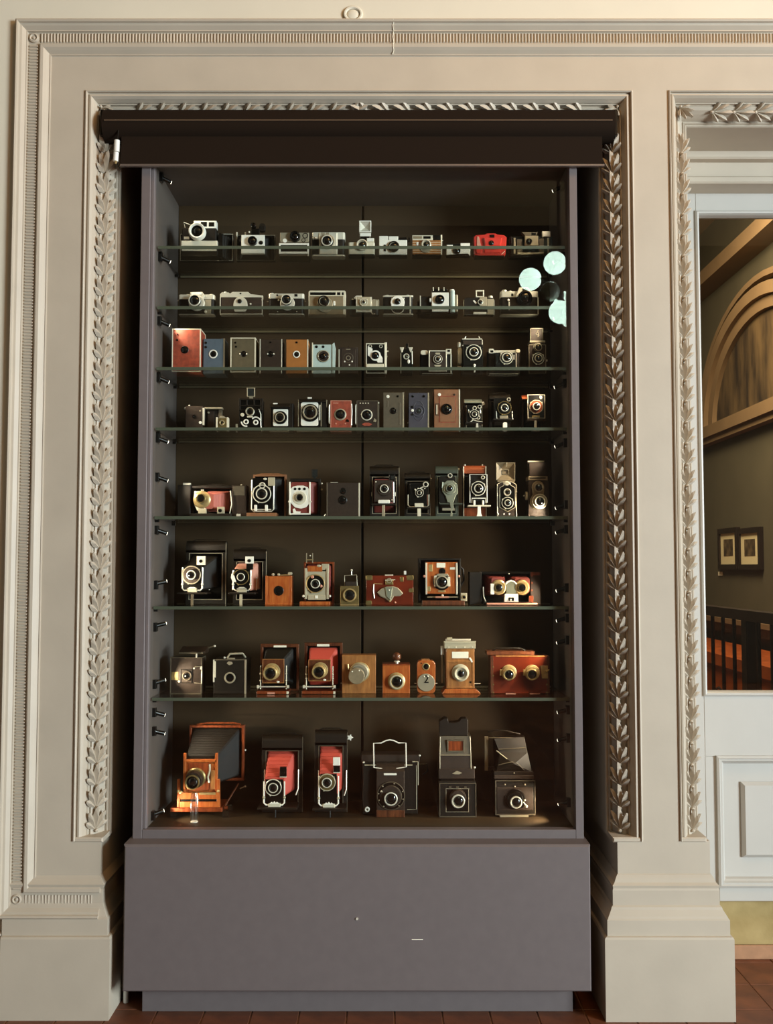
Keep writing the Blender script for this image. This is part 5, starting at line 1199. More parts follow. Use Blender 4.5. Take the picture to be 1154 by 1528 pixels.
# ---- sixth shelf
r5 = 5
def bigfolder(c, x0, x1, yt, D0, D1, A, bm, sh, m='lk', B=None, th=18, wall=6, fin=None, finm='si', bed=None, leg=None, legm='ag', sm='bk', rm='ch', lr=.5, stm='ch', st=None, edge='ag'):
    folder(c, x0, x1, yt, c.yb, D0, D1, m, bm=bm, A=A, B=B, th=th, wall=wall, edge=edge)
    c.box('lens_board', 'bk', A[0] + 1, A[1] - 1, sh[1] - sh[2], A[3], -1, 1.2, .4)
    shutter(c, sh[0], sh[1], sh[2], -1, sm, rm, 4, lr)
    s_ = st or (A[0], A[1], sh[1] - sh[2] * .8, bed - 3)
    standard(c, s_[0], s_[1], s_[2], s_[3], -1, stm, 1.2)
    for x in (s_[0], s_[1]): c.ball('clamp', stm, x, s_[3] - 9, -1.5, 2)
    xm = (s_[0] + s_[1]) / 2
    c.box('focus_carriage', 'cg', xm - 7, xm + 7, bed - 5, bed, -3, 3, .5); c.poly('carriage_plate', stm, [(xm - 8, bed - 5.5), (xm - 3, bed - 8), (xm + 3, bed - 8), (xm + 8, bed - 5.5)], -3.4, -1.5, .3)
    c.box('bed', m, A[0] - 6, A[1] + 8, bed, bed + 2.5, -8, D0 + 2, .5)
    for x in (A[0] - 4, A[1] + 6): c.tube('bed_strut', stm, [(x, bed - 22, D0 - 1), (x, bed - 3, D0 - 5)], .8)
    if fin:
        c.box('finder', finm, fin[0], fin[1], fin[2], fin[3], -3, 3, .5); c.hole((fin[0] + fin[1]) / 2, (fin[2] + fin[3]) / 2 + 1, 2.6, -3, rim='bk', name='finder_lens')
    if leg: c.box('stand_leg', legm, leg - 2, leg + 2, bed + 2.2, c.yb, -7, -5, .3)
c = Cam('folding_camera', 'large black folding camera with long ribbed black bellows, sixth shelf', 300, r5, Y=3.54)
bigfolder(c, 271, 332, 806, 28, 46, (272, 302, 846, 882), 'bb', (286, 858, 14), fin=(293.5, 306, 830, 843), bed=884, leg=288, legm='gy', B=(280, 321, 826, 878), sm='db', rm='ag')
c = Cam('folding_camera', 'black folding camera with pale pink bellows and pale stand leg', 366, r5, Y=3.54)
bigfolder(c, 344, 394, 819, 24, 40, (348, 374, 849, 882), 'pb', (360, 861, 12), fin=(366, 378, 830.5, 841), finm='wh', bed=884, leg=360.5, legm='cg', B=(350, 384, 837, 880), rm='dbr')
c.poly('shutter_cover', 'wh', [(346, 856), (350, 859), (353, 868), (348, 869), (345, 862)], -5, -2, .5); c.box('finder_base', 'bk', 367.5, 377.5, 841, 850, -2, 3, .3); c.ball('lock_knob', 'ch', 391, 827.5, 30, 2.6)
c = Cam('wooden_box_camera', 'plain bright orange wooden box camera with black round lens', 416, r5)
boxcam(c, 396.5, 435, 860, 34, 'ow', None, (416, 881.5, 7.4), 'bk', (), handle=False); c.box('corner_post', 'ow', 396, 399, 859, c.yb, -.6, 2, .3); c.box('corner_post', 'ow', 432, 435.4, 859, c.yb, -.6, 2, .3); c.box('base_moulding', 'ow', 396, 435.4, c.yb - 2.5, c.yb, -1, 34, .3)
for x, r in ((406.5, 2.2), (415, 2.0)): c.ball('brass_knob', 'cg', x, 857.5, 8, r)
c.rr('wind_key', 'cg', 428.5, 435, 854, 858, 10, 14, 1.5); c.tube('wind_bar', 'br', [(414, 858.5, 8), (432, 858, 10)], .7)
c = Cam('plate_camera', 'brass and wood plate camera with dark round shutter and upright frame finder', 472, r5, Y=3.54)
c.frame('body', 'mw', 451.5, 497.5, 838.5, c.yb, 22, 36, (3, 3, 3, 4), .6); c.box('back_plate', 'bk', 453, 496, 840, 902, 32, 35.5, .3); c.bel('mb', (457, 490, 846, 888), (455, 494, 842, 896), 2, 32, 8, 1.3)
c.box('lens_board', 'cg', 455, 489, 850, 893, -1, 2, .5); c.box('top_board', 'ow', 459, 481, 845, 853, -1.5, 2, .4); shutter(c, 471, 871, 14, -1, 'bk', 'br', 4, .5); c.ball('dial', 'pb', 466.5, 861, -4, 2.4); c.ball('dial', 'pb', 479.5, 874.5, -4, 2.2)
for x in (456.5, 489): c.box('upright', 'cg', x - 1.8, x + 1.8, 848, 894, -2.5, 0, .5); c.ball('clamp', 'ch', x - 3.5 if x < 470 else x + 3.5, 889.5, -2, 2)
c.box('carriage', 'cg', 460, 486, 888, 895, -3, 3, .5); c.box('carriage_block', 'wh', 470.5, 474.5, 888.5, 893, -4, -2, .3); c.box('rise_bracket', 'cg', 480, 491, 841.5, 853, -1, 2, .6); c.ball('level', 'cg', 476, 844.5, -1, 2.4, None, (1.4, .7, .8))
c.box('bed', 'ow', 448, 493, 897.5, 903, -8, 26, .6); 
for x in (455.8, 465): c.box('finder_post', 'ag', x - .6, x + .6, 825, 840, 18, 20, .2)
c.box('finder_bar', 'br', 455, 466, 834.5, 836, 18, 20, .2); c.ball('finder_bead', 'ch', 461.5, 829, 18, 1.2)
c = Cam('miniature_camera', 'small brass cube camera with large dark lens and wire finder above', 521.5, r5)
c.box('body', 'dbr', 508, 535.5, 874.5, c.yb, 0, 24, .6); c.lens(522, 888, 10, 0, 3, 'dbr', .78, 'br'); c.box('base_plate', 'br', 508, 535.5, c.yb - 1.6, c.yb, -.6, 24, .2)
c.tube('wire_finder', 'ag', [(514, 874, 8), (514, 859, 8), (532, 858, 8), (533, 874, 8)], .6); c.tube('finder_stem', 'ch', [(524.5, 858, 8), (524.5, 852, 8)], .7); c.ball('finder_knob', 'ch', 524.5, 851, 8, 1.7); c.box('top_block', 'db', 515, 532, 868, 875, 6, 18, .4)
c = Cam('stereo_camera', 'flat reddish wooden camera with grey shield-shaped lens cover', 582, r5)
boxcam(c, 546.5, 617, 859, 26, 'rm', None, None, handle=False)
for x0, x1, y0, y1 in ((546, 556, 858.5, 866), (607, 617.4, 858.5, 866), (546, 555, 896, c.yb), (610, 617.4, 878, 884)): c.rr('brass_corner', 'dbr', x0, x1, y0, y1, -.6, .6, 2)
c.rr('brass_inlay', 'dbr', 597, 602.5, 861, 868, -.5, .5, 1); c.box('top_strip', 'si', 574.5, 587, 857.6, 859.4, 1, 4, .2); c.box('top_stud', 'wh', 603, 606.6, 852, 857.5, 6, 9, .4)
c.poly('lens_cover', 'ag', [(563, 884), (570, 878), (577, 875.5), (586, 874.5), (594, 877), (601, 884), (601.5, 886), (597, 889.5), (588, 890), (584, 897), (582, 898.5), (575, 893), (568, 890)], -4, .5, 1.2); c.poly('cover_core', 'gnm', [(575, 876), (586, 876), (585, 886), (582.5, 896), (577, 890)], -6, -3, .8); c.ball('cover_rivet', 'ch', 580.8, 880.5, -6, 1.2); c.ball('cover_rivet', 'br', 582, 896.8, -5, 1.4)
c.box('lens_bracket', 'dbr', 575.5, 587, 864, 872.5, -3, .5, .5); c.ring('bracket_eye', 'ag', 581, 866.5, 4, 1.4, -2, 1.4); c.tube('lever', 'ch', [(575, 866, -3), (590, 865, -3)], .7)
c.tube('latch_arm', 'ch', [(558, 872, -1), (557.5, 882, -1), (559, 893, -1)], .9); c.tube('latch_rod', 'br', [(558, 871, -1), (571, 871.5, -1)], .6); c.ball('plate_screw', 'pb', 590, 899, -.5, 1.6)
c = Cam('plate_camera', 'black bodied camera with orange wooden lens front and paper labels', 658, r5, Y=3.535)
c.frame('body', 'lk', 625, 689, 833, c.yb - 3, 10, 38, (3, 3, 3, 4), .6); c.box('back_plate', 'bk', 627, 687, 835, 900, 34, 37.5, .3); c.bel('bb', (638, 682, 841, 884), (630, 684, 837, 896), 4, 34, 6, 1.2)
c.box('lens_board', 'ow', 636, 683, 839, 886, 0, 4, .5); c.box('label', 'lbl', 652, 665, 840, 847, -.4, .2, .05); c.box('label', 'lbl', 672, 680, 846.5, 850, -.4, .2, .05)
for x in (636.5, 682): c.box('upright', 'ch', x - 1.2, x + 1.2, 840, 887, -2, 1, .3); c.ball('clamp', 'pb', x - 3 if x < 650 else x + 3, 860, -1, 2)
c.hole(660.5, 852.5, 5, 0, rim='bk', name='upper_lens'); c.lathe('lens_panel', 'bk', 659.5, 868, [(13, 0), (12, -1), (4, -1.4)]); c.lens(659.5, 868.5, 9.5, -1, 6, 'db', .7, 'ag'); c.box('lens_bracket', 'si', 648, 652, 859, 875, -4, -1, .4); c.box('lens_bracket', 'si', 668, 672, 861, 875, -4, -1, .4); c.poly('bracket_top', 'ag', [(649, 860), (654, 856), (668, 856), (671, 860)], -3, -1, .4)
c.rr('brass_plate', 'br', 640, 646, 842.5, 853, -.5, .5, 1); c.rr('brass_plate', 'br', 638, 643, 875, 882.5, -.5, .5, 1); c.box('brass_plate', 'br', 654, 665, 881, 883.5, -.5, .5, .2)
c.tube('front_rail', 'ag', [(638, 891, -1), (684, 891, -1)], .8); c.tube('rack_knob', 'pb', [(650, 891, -4), (670, 891, -4)], 1.4); c.ball('rack_pinion', 'ch', 660.5, 888.5, -3, 1.8); c.box('bed', 'dw', 630, 693, 896, c.yb, -8, 20, .8); c.box('bed_finder', 'cg', 687.5, 697, 885, 897, -3, 4, .6); c.hole(692.5, 891, 3.4, -3, rim='br', name='finder_lens'); c.tube('carry_strap', 'lk', [(689, 846, 20), (693, 850, 20), (694, 866, 20), (690, 874, 20)], 1.6)
c = Cam('stereo_camera', 'wide black stereo camera with two brass ringed lenses and white bridge', 763, r5, Y=3.54)
c.box('body_end', 'lk', 701.5, 720, 853.5, c.yb, 8, 34, .8); c.box('body_end', 'db', 793, 809, 853.5, c.yb, 8, 34, .8); c.box('body_top', 'bk', 719, 794, 853, 857, 10, 34, .5); c.box('back_plate', 'bk', 719, 794, 856, 903, 30, 34, .3); c.box('end_panel', 'mw', 793.5, 808, 854, 858.5, 7, 9, .4); c.box('bed_inner', 'bk', 722, 794, 898, 901, -4, 30, .4)
c.bel('mb', (734, 754, 862, 884), (723, 758, 858, 890), 0, 30, 6, 1.0); c.bel('mb', (769, 791, 862, 884), (757, 791, 858, 890), 0, 30, 6, 1.0)
for x in (744.5, 779): p = c.lathe('lens_mount', 'br', x, 876.5, [(11.5, 1), (11.5, -1), (9.5, -2.5), (6.5, -2)]); c.lens(x, 877, 6.6, -1.5, 3, 'dbr', .8)
c.box('lens_flap', 'wh', 732, 737.5, 871, 887, -3, 0, .5); c.poly('bridge', 'gnm', [(755.5, 870), (759, 867), (767, 867), (770.5, 870), (770.5, 886), (755.5, 886)], -2, 1, .5); c.tube('bridge_arch', 'wh', [(754.5, 872, -2), (757, 868.5, -2), (763, 866.5, -2), (768, 868.5, -2), (771, 872, -2)], 1.5)
c.poly('bridge_foot', 'wh', [(753, 886), (773, 886), (773.5, 898), (752, 898)], -4, 1, .6); c.box('foot_slot', 'bk', 759, 767, 891.5, 896.5, -4.6, -3, .3); c.ball('slot_knob', 'wh', 762, 895, -5, 1.5); c.box('bed', 'pb', 726, 801, 899.5, 902, -9, 10, .3); c.box('red_window', 'mw', 790, 797, 889, 899, 4, 9, .4); c.tube('strut', 'ch', [(722, 876, 6), (722.5, 890, 4), (725, 898, 0)], .9); c.ball('stud', 'wh', 761, 856.5, 9, 1.3); c.box('bed_block', 'lk', 726, 801, 902, c.yb, -4, 12, .3)
for y in (859, 870, 881): c.disc('end_screw', 'mw', 795.5, y, 1.6, 8, .8)
# ---- lowest glass shelf
r6 = 6
c = Cam('detective_camera', 'worn dark brown box camera with hinged lid and brass latch', 280, r6, Y=3.52)
boxcam(c, 254, 300.5, 981.5, 34, 'db', 'gy', None, handle=False, ew=1.2); c.side('lid', 'db', [(4, 976), (2, 973), (30, 967), (34, 969), (34, 976)], 266, 305, .4); c.box('lid_edge', 'gy', 266, 302, 974, 976, 1.5, 4, .3); c.ball('lid_knob', 'ch', 314, 967, 34, 1.8); c.tube('lid_hinge', 'gy', [(304, 970, 33), (314, 967, 34)], 1.2)
c.frame('shutter_frame', 'lk', 269, 286.5, 999, 1020, -1, .6, 1.2, .2); c.lens(279, 1008.5, 7, 0, 1.6, 'db', .6, 'gy'); c.box('brass_patch', 'dbr', 255.5, 266, 1003, 1015, -.3, .3, .1)
c.tube('latch_wire', 'ag', [(290, 998, -.8), (291, 995, -.8), (301, 994.5, -.8), (301, 1020, -.8), (290, 1019, -.8)], .7); c.box('latch_block', 'ch', 298.6, 301.4, 994.5, 999, -1.6, 0, .3); c.ball('shutter_stud', 'ch', 267.3, 1017, -.8, 1.6); c.ball('latch_stud', 'ch', 289.5, 997.5, -.8, 1.4); c.box('lid_catch', 'ch', 291.7, 293.6, 976, 982, -.6, 2, .3)
c = Cam('detective_camera', 'deep black leather box camera with carrying handle and silver front edges', 342, r6, Y=3.52)
boxcam(c, 318.5, 367, 984.5, 52, 'lk', None, (343, 1011.5, 8.4), 'ag', (), handle=False); c.box('edge_trim', 'ch', 317.8, 320, 984.5, 1018, -.6, 1, .3); c.box('edge_trim', 'ag', 365, 367.4, 984.5, c.yb, -.6, 1, .3); c.box('edge_trim', 'gy', 320, 365, 984, 985.6, -.6, 1, .2); c.box('front_patch', 'si', 319.6, 321.8, 987, 1011, -.4, .4, .1)
c.tube('handle', 'ag', [(336, 984, 14), (340, 977.5, 18), (358, 977.5, 26), (362, 984, 30)], 1.6); c.ball('top_stud', 'ch', 333.5, 982.5, 8, 1.8); c.box('top_catch', 'ag', 338, 349, 982.8, 984.4, 4, 10, .3); c.poly('front_emblem', 'ag', [(338, 990), (341, 987), (346, 988), (347, 991), (342, 993)], -.6, .3, .2)
def fieldcam(c, x0, x1, yt, bm, bx, brd, lz, lr, lab):
    c.frame('rear_frame', 'dw', x0, x1, yt, 1036, 28, 38, (4, 4, 5, 4), .6); c.box('rear_panel', 'bk', x0 + 2, x1 - 2, yt + 2, 1035, 34, 37, .3); c.box('label', 'lbl', lab[0], lab[1], lab[2], lab[3], 27.3, 28.2, .1)
    c.bel(bm, (brd[0] + 1, brd[1] - 1, brd[2] + 1, brd[3] - 4), bx, 4, 34, 9, 1.4)
    c.box('lens_board', 'dw', brd[0], brd[1], brd[2], brd[3], 0, 4, .7); c.frame('board_moulding', 'lw', brd[0], brd[1], brd[2], brd[3], -.5, .6, 1.0, .2)
    p = c.lathe('lens_flange', 'br', lz[0] + 2, lz[1] - 2, [(lr * 1.12, 0), (lr * 1.12, -1.5), (lr * .98, -2)]); c.lathe('lens_barrel', 'br', lz[0] + 1, lz[1] - 1, [(lr * .98, -1), (lr * .92, -6), (lr * .92, -7)]); c.lens(lz[0], lz[1], lr * .95, -6, 7, 'br', .76)
    for x in (brd[0] - 3, brd[1] + 3):
        c.tube('support_strut', 'ag', [(x, brd[2] + 10, 2), (x, 1029, 2)], 1.0); c.ball('strut_screw', 'si', x, brd[3] - 4, 1, 1.5); c.ball('strut_screw', 'si', x, brd[2] + 22, 1, 1.5)
    c.tube('pinion_rod', 'ch', [(brd[0] - 6, 1025, -2), (brd[1] + 6, 1025, -2)], 1.0)
    for x in (brd[0] - 6, brd[1] + 6): c.tube('pinion_knob', 'si', [(x - 1.6, 1025, -2), (x + 1.6, 1025, -2)], 2.6, n=12)
    c.box('base_board', 'mw', x0 - 1, brd[1] + 7, 1031, 1037, -8, 38, .7); c.box('end_clip', 'si', brd[1] + 4.5, brd[1] + 7.4, 1031, 1037, -8.6, -6, .3); c.ball('plate_screw', 'wh', brd[1] - 9, brd[3] - 2, -.6, 2, None, (1.2, .6, .8)); c.box('shoe', 'lk', x0, brd[1] + 4, 1037, c.yb, -4, 30, .4)
c = Cam('field_camera', 'wooden field camera with black bellows and large brass lens', 413, r6, Y=3.525)
fieldcam(c, 385, 443.5, 964, 'bb', (392, 436, 970, 1026), (391.5, 424, 984, 1020), (404, 1004.5), 11, (405, 424.5, 966, 969))
c.box('name_plate', 'pb', 400, 411, 1032.5, 1035.5, -8.6, -7.5, .2)
c = Cam('field_camera', 'wooden field camera with red bellows and large brass lens', 481, r6, Y=3.525)
fieldcam(c, 452, 510, 962, 'rb', (459, 503, 970, 1026), (460, 493.5, 985, 1017), (476, 1002.5), 10.5, (471, 490, 964, 967.5))
c = Cam('wooden_box_camera', 'square light wooden box camera with cylindrical metal capped lens', 536, r6)
boxcam(c, 510.5, 561, 978, 30, 'lw', None, None, handle=False)
c.lathe('lens_tube', 'ag', 536.5, 1003, [(14, 0), (14, -1), (12.5, -2), (12, -8)]); c.lathe('lens_cap', 'ta', 532.5, 1008, [(12, -3), (12, -12), (11, -13)]); c.ring('cap_band', 'br', 534, 1006, 12.4, 1.5, -6, 2); c.tube('latch_pin', 'br', [(519.5, 991, -3), (520, 999, -3)], 1.1); c.tube('latch_rod', 'br', [(520, 996, -3), (533, 996, -3)], .8)
for x, y in ((526, 1001), (536.5, 999.5)): c.ball('cap_rivet', 'ch', x, y, -13, 1.3)
c.tube('side_pin', 'ch', [(510, 1021, 12), (508, 1021, 12)], 1); c.ring('lens_base', 'br', 537, 1003, 15, 1.6, 0, 1.2)
c = Cam('wooden_box_camera', 'small orange wooden box camera with round dark bulb on top', 591.5, r6)
boxcam(c, 571, 612, 992, 30, 'ow', None, None, handle=False); c.box('top_edge', 'mw', 571, 612, 991, 993, -.4, 30, .3)
c.lathe('lens_flange', 'br', 592, 1016.5, [(13, 0), (13, -1.2), (11, -2), (10.5, -3)]); c.lens(592, 1017, 10.5, -2, 5, 'br', .74, 'cg'); c.ball('rubber_bulb', 'dw', 592.5, 980.5, 6, 6.6); c.lathe('bulb_seat', 'wh', 592.5, 988, [(1.6, 8), (1.6, 5)]); c.knob('bulb_stem', 'ch', 592.5, 986.5, 992.5, 6, 2.4); c.knob('bulb_collar', 'si', 592.5, 986.5, 989, 6, 4.4)
c = Cam('wooden_box_camera', 'small rounded orange wooden camera with metal disc stamped with numeral two', 636, r6)
c.rr('body', 'ow', 622.5, 650, 986, c.yb, 0, 20, 6, 1); c.rr('top_cap', 'lw', 629, 642, 984, 987.5, 3, 17, 1.5); c.hole(636, 995, 5.6, 0, rim='br'); c.disc('stop_disc', 'ag', 636, 1018.5, 13.2, 0, 2.2, None, 28); c.disc('pin_hole', 'bk', 629, 990, 1, 0, .4)
fc = bpy.data.curves.new('numeral', 'FONT'); fc.body = '2'; fc.size = 16 * c.k; fc.extrude = .35 * c.k; fc.align_x = 'CENTER'; fc.align_y = 'CENTER'
tmp = bpy.data.objects.new('numeral_curve', fc); COL.objects.link(tmp)
dg = bpy.context.evaluated_depsgraph_get(); me = bpy.data.meshes.new_from_object(tmp.evaluated_get(dg))
bpy.data.objects.remove(tmp); me.materials.clear(); me.materials.append(MATS['bk'])
num = bpy.data.objects.new('numeral', me); COL.objects.link(num); num.parent = [o for o in c.o.children if o.name.startswith('stop_disc')][0]
u0, v0 = c.uv((636.5, 1014)); num.location = (u0, -2.35 * c.k, v0); num.rotation_euler = (math.radians(90), 0, 0)
for x, y in ((633, 1009.5), (638.5, 1009)): c.ball('disc_rivet', 'ch', x, y, -2, 1.3)
for x in (622, 650.5): c.tube('side_pin', 'ch', [(x, 1021, 10), (x + (3 if x > 640 else -3), 1021, 10)], .8)
c = Cam('wooden_box_camera', 'tall wooden camera with silver band on top and flared plinth', 688, r6)
c.box('body', 'lw', 666, 708.5, 960, 1028, 0, 34, .8); c.frame('front_frame', 'lw', 666.5, 708, 986, 1027, -1, .5, 3, .3); c.poly('plinth', 'ow', [(664, 1028), (710, 1028), (717, 1034), (717, c.yb), (660, c.yb), (660, 1034)], -4, 36, .8)
c.box('metal_band', 'cg', 663.5, 710, 960.5, 968, -1.4, 36, .5); c.poly('band_rim', 'cg', [(662.5, 957), (711, 957), (709.5, 961), (664, 961)], -2, 0, .3); c.tube('roller', 'si', [(666, 956, 10), (704, 956, 10)], 1.8, n=10); c.tube('roller_knob', 'cg', [(668, 955, 10), (676, 954.5, 10)], 2.6, n=10)
for x in (670, 681, 694, 705.5): c.disc('rivet', 'si', x, 966, 1.1, -1.3, .6)
c.box('label', 'lbl', 675, 699.5, 973, 982.5, -.5, .2, .05); c.poly('catch', 'wh', [(700, 982), (702.5, 981.5), (706.5, 988), (704, 989)], -1.2, .3, .3)
c.lathe('lens_flange', 'cg', 687.5, 1004, [(13, 0), (13, -1.5), (11, -3)]); c.lens(688, 1005, 10.8, -2, 4, 'cg', .5, None, gm='gl'); c.disc('peep_hole', 'bk', 702.5, 1018, 1.5, 0, .5); c.box('side_tab', 'wh', 658.5, 663, 965, 978, 6, 9, .3); c.box('side_rail', 'ag', 659.5, 661.5, 978, 1020, 7, 9, .2); c.tube('side_pin', 'ch', [(709, 1021, 8), (718, 1021, 8)], .8)
c = Cam('stereo_camera', 'wide polished red mahogany camera with twin brass lenses and corner rivets', 777, r6, Y=3.525)
boxcam(c, 733, 820, 979.5, 40, 'rm', None, None, handle=False)
for x in (733, 817): c.box('corner_strip', 'dw', x - .4, x + 3.6, 979.5, c.yb, -.6, 2, .2)
c.box('top_edge', 'lw', 740, 818, 979, 981, -.5, 2, .3); c.box('top_board', 'dw', 728, 800, 973.5, 979, 8, 38, .5); c.tube('handle', 'lk', [(738, 974, 22), (744, 970, 22), (780, 970, 22), (788, 974, 22)], 1.4)
for x, y in ((758.5, 1004.5), (793, 1004.5)):
    c.lathe('lens_flange', 'br', x + 1.5, y - .5, [(11.6, 0), (11.6, -1.2), (10, -2)]); c.lathe('lens_barrel', 'br', x + .5, y + .5, [(10, -1), (9.4, -7)]); c.lens(x, y + 2, 8.6, -6, 6, 'br', .72); c.box('waterhouse_tab', 'br', x - 12, x - 8, y - 5, y + 4, -5, -2, .4)
for y in (996, 1009, 1022, 1034):
    for x in (736.5, 816.5): c.disc('rivet', 'dbr', x, y, 1.2, -.5, .5)
c.poly('brass_latch', 'br', [(807, 994), (818, 994), (818, 1013), (809, 1013)], -2, .5, .5); c.ball('latch_knob', 'br', 816, 1002, -3, 2.4); c.tube('latch_arm', 'br', [(812, 1002, -2), (820, 1000, -2)], .9)
for x in (755, 791): c.rr('foot_clip', 'pb', x, x + 15, 1035, 1039.5, -1.6, .4, 1.5)

# ---- cabinet floor
r7 = 7
LIFT = .022
c = Cam('field_camera', 'large orange-red mahogany field camera on clear blocks with wide black bellows', 312, r7, Y=3.535, z=0)
yb7 = c.yb
bb_ = c.yb - 5.5
c.frame('rear_frame', 'mw', 273.5, 358, 1090, 1174, 40, 52, (3, 4, 3.5, 4), .6); c.box('rear_panel', 'bk', 276, 355, 1093, 1172, 48, 51, .3); c.tube('top_handle', 'mw', [(284, 1089.5, 46), (300, 1087, 46), (342, 1087, 46), (352, 1089.5, 46)], 1.4)
c.bel('bb', (276, 322, 1130, 1172), (279, 353, 1094, 1168), 4, 48, 12, 1.6)
c.box('lens_board', 'ow', 273, 324, 1134, 1183, 0, 5, .8); c.box('inner_panel', 'mw', 280, 312, 1139, 1180, -1.2, .5, .5)
for x in (275, 322.5): c.box('front_post', 'ow', x - 2, x + 2, 1125, 1186, -2, 4, .5)
c.box('top_bar', 'ow', 276, 323, 1134, 1138, -2, 3, .5)
c.lathe('lens_flange', 'dbr', 292, 1161, [(15, -1), (15, -2.4), (13, -4)]); c.lathe('lens_barrel', 'db', 290.5, 1163, [(13.5, -3), (12.5, -10), (11.5, -12)]); c.lens(289.5, 1165, 11, -10, 6, 'bk', .66, 'dbr')
c.tube('side_bracket', 'ag', [(312.5, 1141, -1.5), (313, 1150, -2), (310, 1160, -2), (312, 1168, -2)], 1.6); c.box('side_plate', 'lw', 314, 321, 1150, 1178, -2, 0, .4)
for x in (266.5, 326): c.poly('standard_arm', 'ow', [(x - 2, 1163), (x + 2, 1163), (x + 3, 1204), (x - 2, 1204)], -4, 2, .5); c.ball('arm_screw', 'br', x, 1180, -4.5, 2.2)
c.box('cross_board', 'ow', 269, 325, 1182, 1192, -4, 3, .6); c.box('cross_board', 'ow', 267, 325, 1195.5, 1204, -4, 3, .6); c.box('slot', 'bk', 270, 323, 1192, 1196, -2, 2, .2)
c.ball('brass_fitting', 'br', 270, 1182, -4, 3, None, (1, .6, 1)); c.box('brass_fitting', 'br', 298, 322, 1182, 1185.5, -4.8, -3, .3)
c.box('base_board', 'mw', 256, 333, 1203.5, 1209.5, -10, 48, .7)
for x in (260, 338.5): c.tube('base_knob', 'mw', [(x - 4, 1206, 2), (x + 1, 1206, 2)], 2.6, n=10)
for x in (259, 336.5):
    for d in (2, 40): c.box('acrylic_block', 'acrylic', x - 4.5, x + 4.5, 1209.5, c.yb, d - 4, d + 4, .5)
c.tube('rear_strut', 'dw', [(334, 1205, 10), (350, 1178, 40)], 1.4); c.ball('rear_screw', 'ch', 359.5, 1128, 42, 1.6); c.ball('rear_screw', 'ch', 360, 1183, 42, 1.4); c.tube('rear_lever', 'ag', [(352, 1186, 40), (360, 1183, 42)], .9)
q = Cam('acrylic_stand', 'clear round acrylic rod standing upright in front of the mahogany field camera', 290, r7, Y=3.465, cat='stand')
yq = q.yb
q.knob('rod', 'acrylic', 290, yq - 43, yq, 0, 6); q.knob('rod_end', 'wh', 290, yq - 1.5, yq, 0, 5.6)

def roundtop(c, x0, x1, yt, A, bm, B, sh, fin, bed, finm='bk', key=None, rm='ch', lr=.6, sm='bk'):
    folder(c, x0, x1, yt, c.yb - 1, 26, 46, 'lk', bm=bm, A=A, B=B, th=22, wall=7, edge='gy')
    c.box('foot_shoe', 'bk', x0 + 2, x1 - 2, c.yb - 2, c.yb, 28, 44, .3)
    c.box('lens_board', 'bk', A[0] + 1, sh[3] - 2, sh[1] - sh[2] * .9, bed - 6, -1, 1.2, .4)
    shutter(c, sh[0], sh[1], sh[2], -1, sm, rm, 4, lr)
    standard(c, A[0] - 1, sh[3], sh[1] - sh[2] * .7, bed - 3, -1.4, 'wh', 1.3)
    for x in (A[0] - 1, sh[3]): c.ball('clamp', 'cg', x, bed - 14, -2, 2.2)
    xm = (A[0] + sh[3]) / 2
    c.box('focus_carriage', 'si', xm - 9, xm + 9, bed - 5.5, bed - .5, -4, 2, .5); c.poly('carriage_star', 'wh', [(xm - 8, bed - 5), (xm - 4, bed - 8), (xm - 2, bed - 6.5), (xm, bed - 9), (xm + 2, bed - 6.5), (xm + 4, bed - 8), (xm + 8, bed - 5)], -4.6, -3, .2)
    c.box('bed', 'lk', A[0] - 10, B[1] + 3, bed - .5, bed + 2.5, -10, 28, .5); c.tube('stand_leg', 'bk', [(xm + 2, bed + 2, -6), (xm + 2, c.yb - .8, -6)], 1.2)
    c.box('finder', finm, fin[0], fin[1], fin[2], fin[3], -3, 3, .4); c.hole((fin[0] + fin[1]) / 2, (fin[2] + fin[3]) / 2 + 1.5, 2.8, -3, rim='bk', name='finder_lens'); c.box('finder_foot', 'si', fin[0], fin[1], fin[3], fin[3] + 1.5, -2.5, 2, .2)
    for x, s_ in ((A[0] - 3, 0), (B[1] + 2, 1)): c.tube('bed_strut', 'ch', [(x, bed - 50, 24), (x, bed - 22, 20), (x - 3 * s_, bed - 14, 14)], 1.0)
c = Cam('folding_camera', 'large black folding camera with bright red bellows and lens low at one side', 418, r7, Y=3.535)
roundtop(c, 387, 449, 1103, (395, 424, 1160, 1190), 'rb', (395, 441, 1122, 1186), (408, 1175, 12.5, 424.5), (417.5, 427.5, 1145, 1159), 1204)
c = Cam('folding_camera', 'tall black folding camera with red bellows, white finder and star winding key', 493, r7, Y=3.535)
roundtop(c, 467.5, 517, 1095.5, (477, 503, 1152, 1188), 'rb', (475, 514, 1116, 1182), (488, 1167.5, 13, 505), (497.5, 507.5, 1143.5, 1152.5), 1205, sm='dbr', rm='cg', lr=.58)
c.box('finder_mirror', 'wh', 497, 507.5, 1131, 1143, -2, 2, .4); c.poly('star_key', 'wh', [(521 + (5.2 if i % 2 == 0 else 2.8) * math.cos(math.radians(i * 36)), 1107 - (5.2 if i % 2 == 0 else 2.8) * math.sin(math.radians(i * 36))) for i in range(10)], 30, 33, .3); c.tube('key_stem', 'ch', [(516, 1107, 34), (521, 1107, 33)], 1.4)

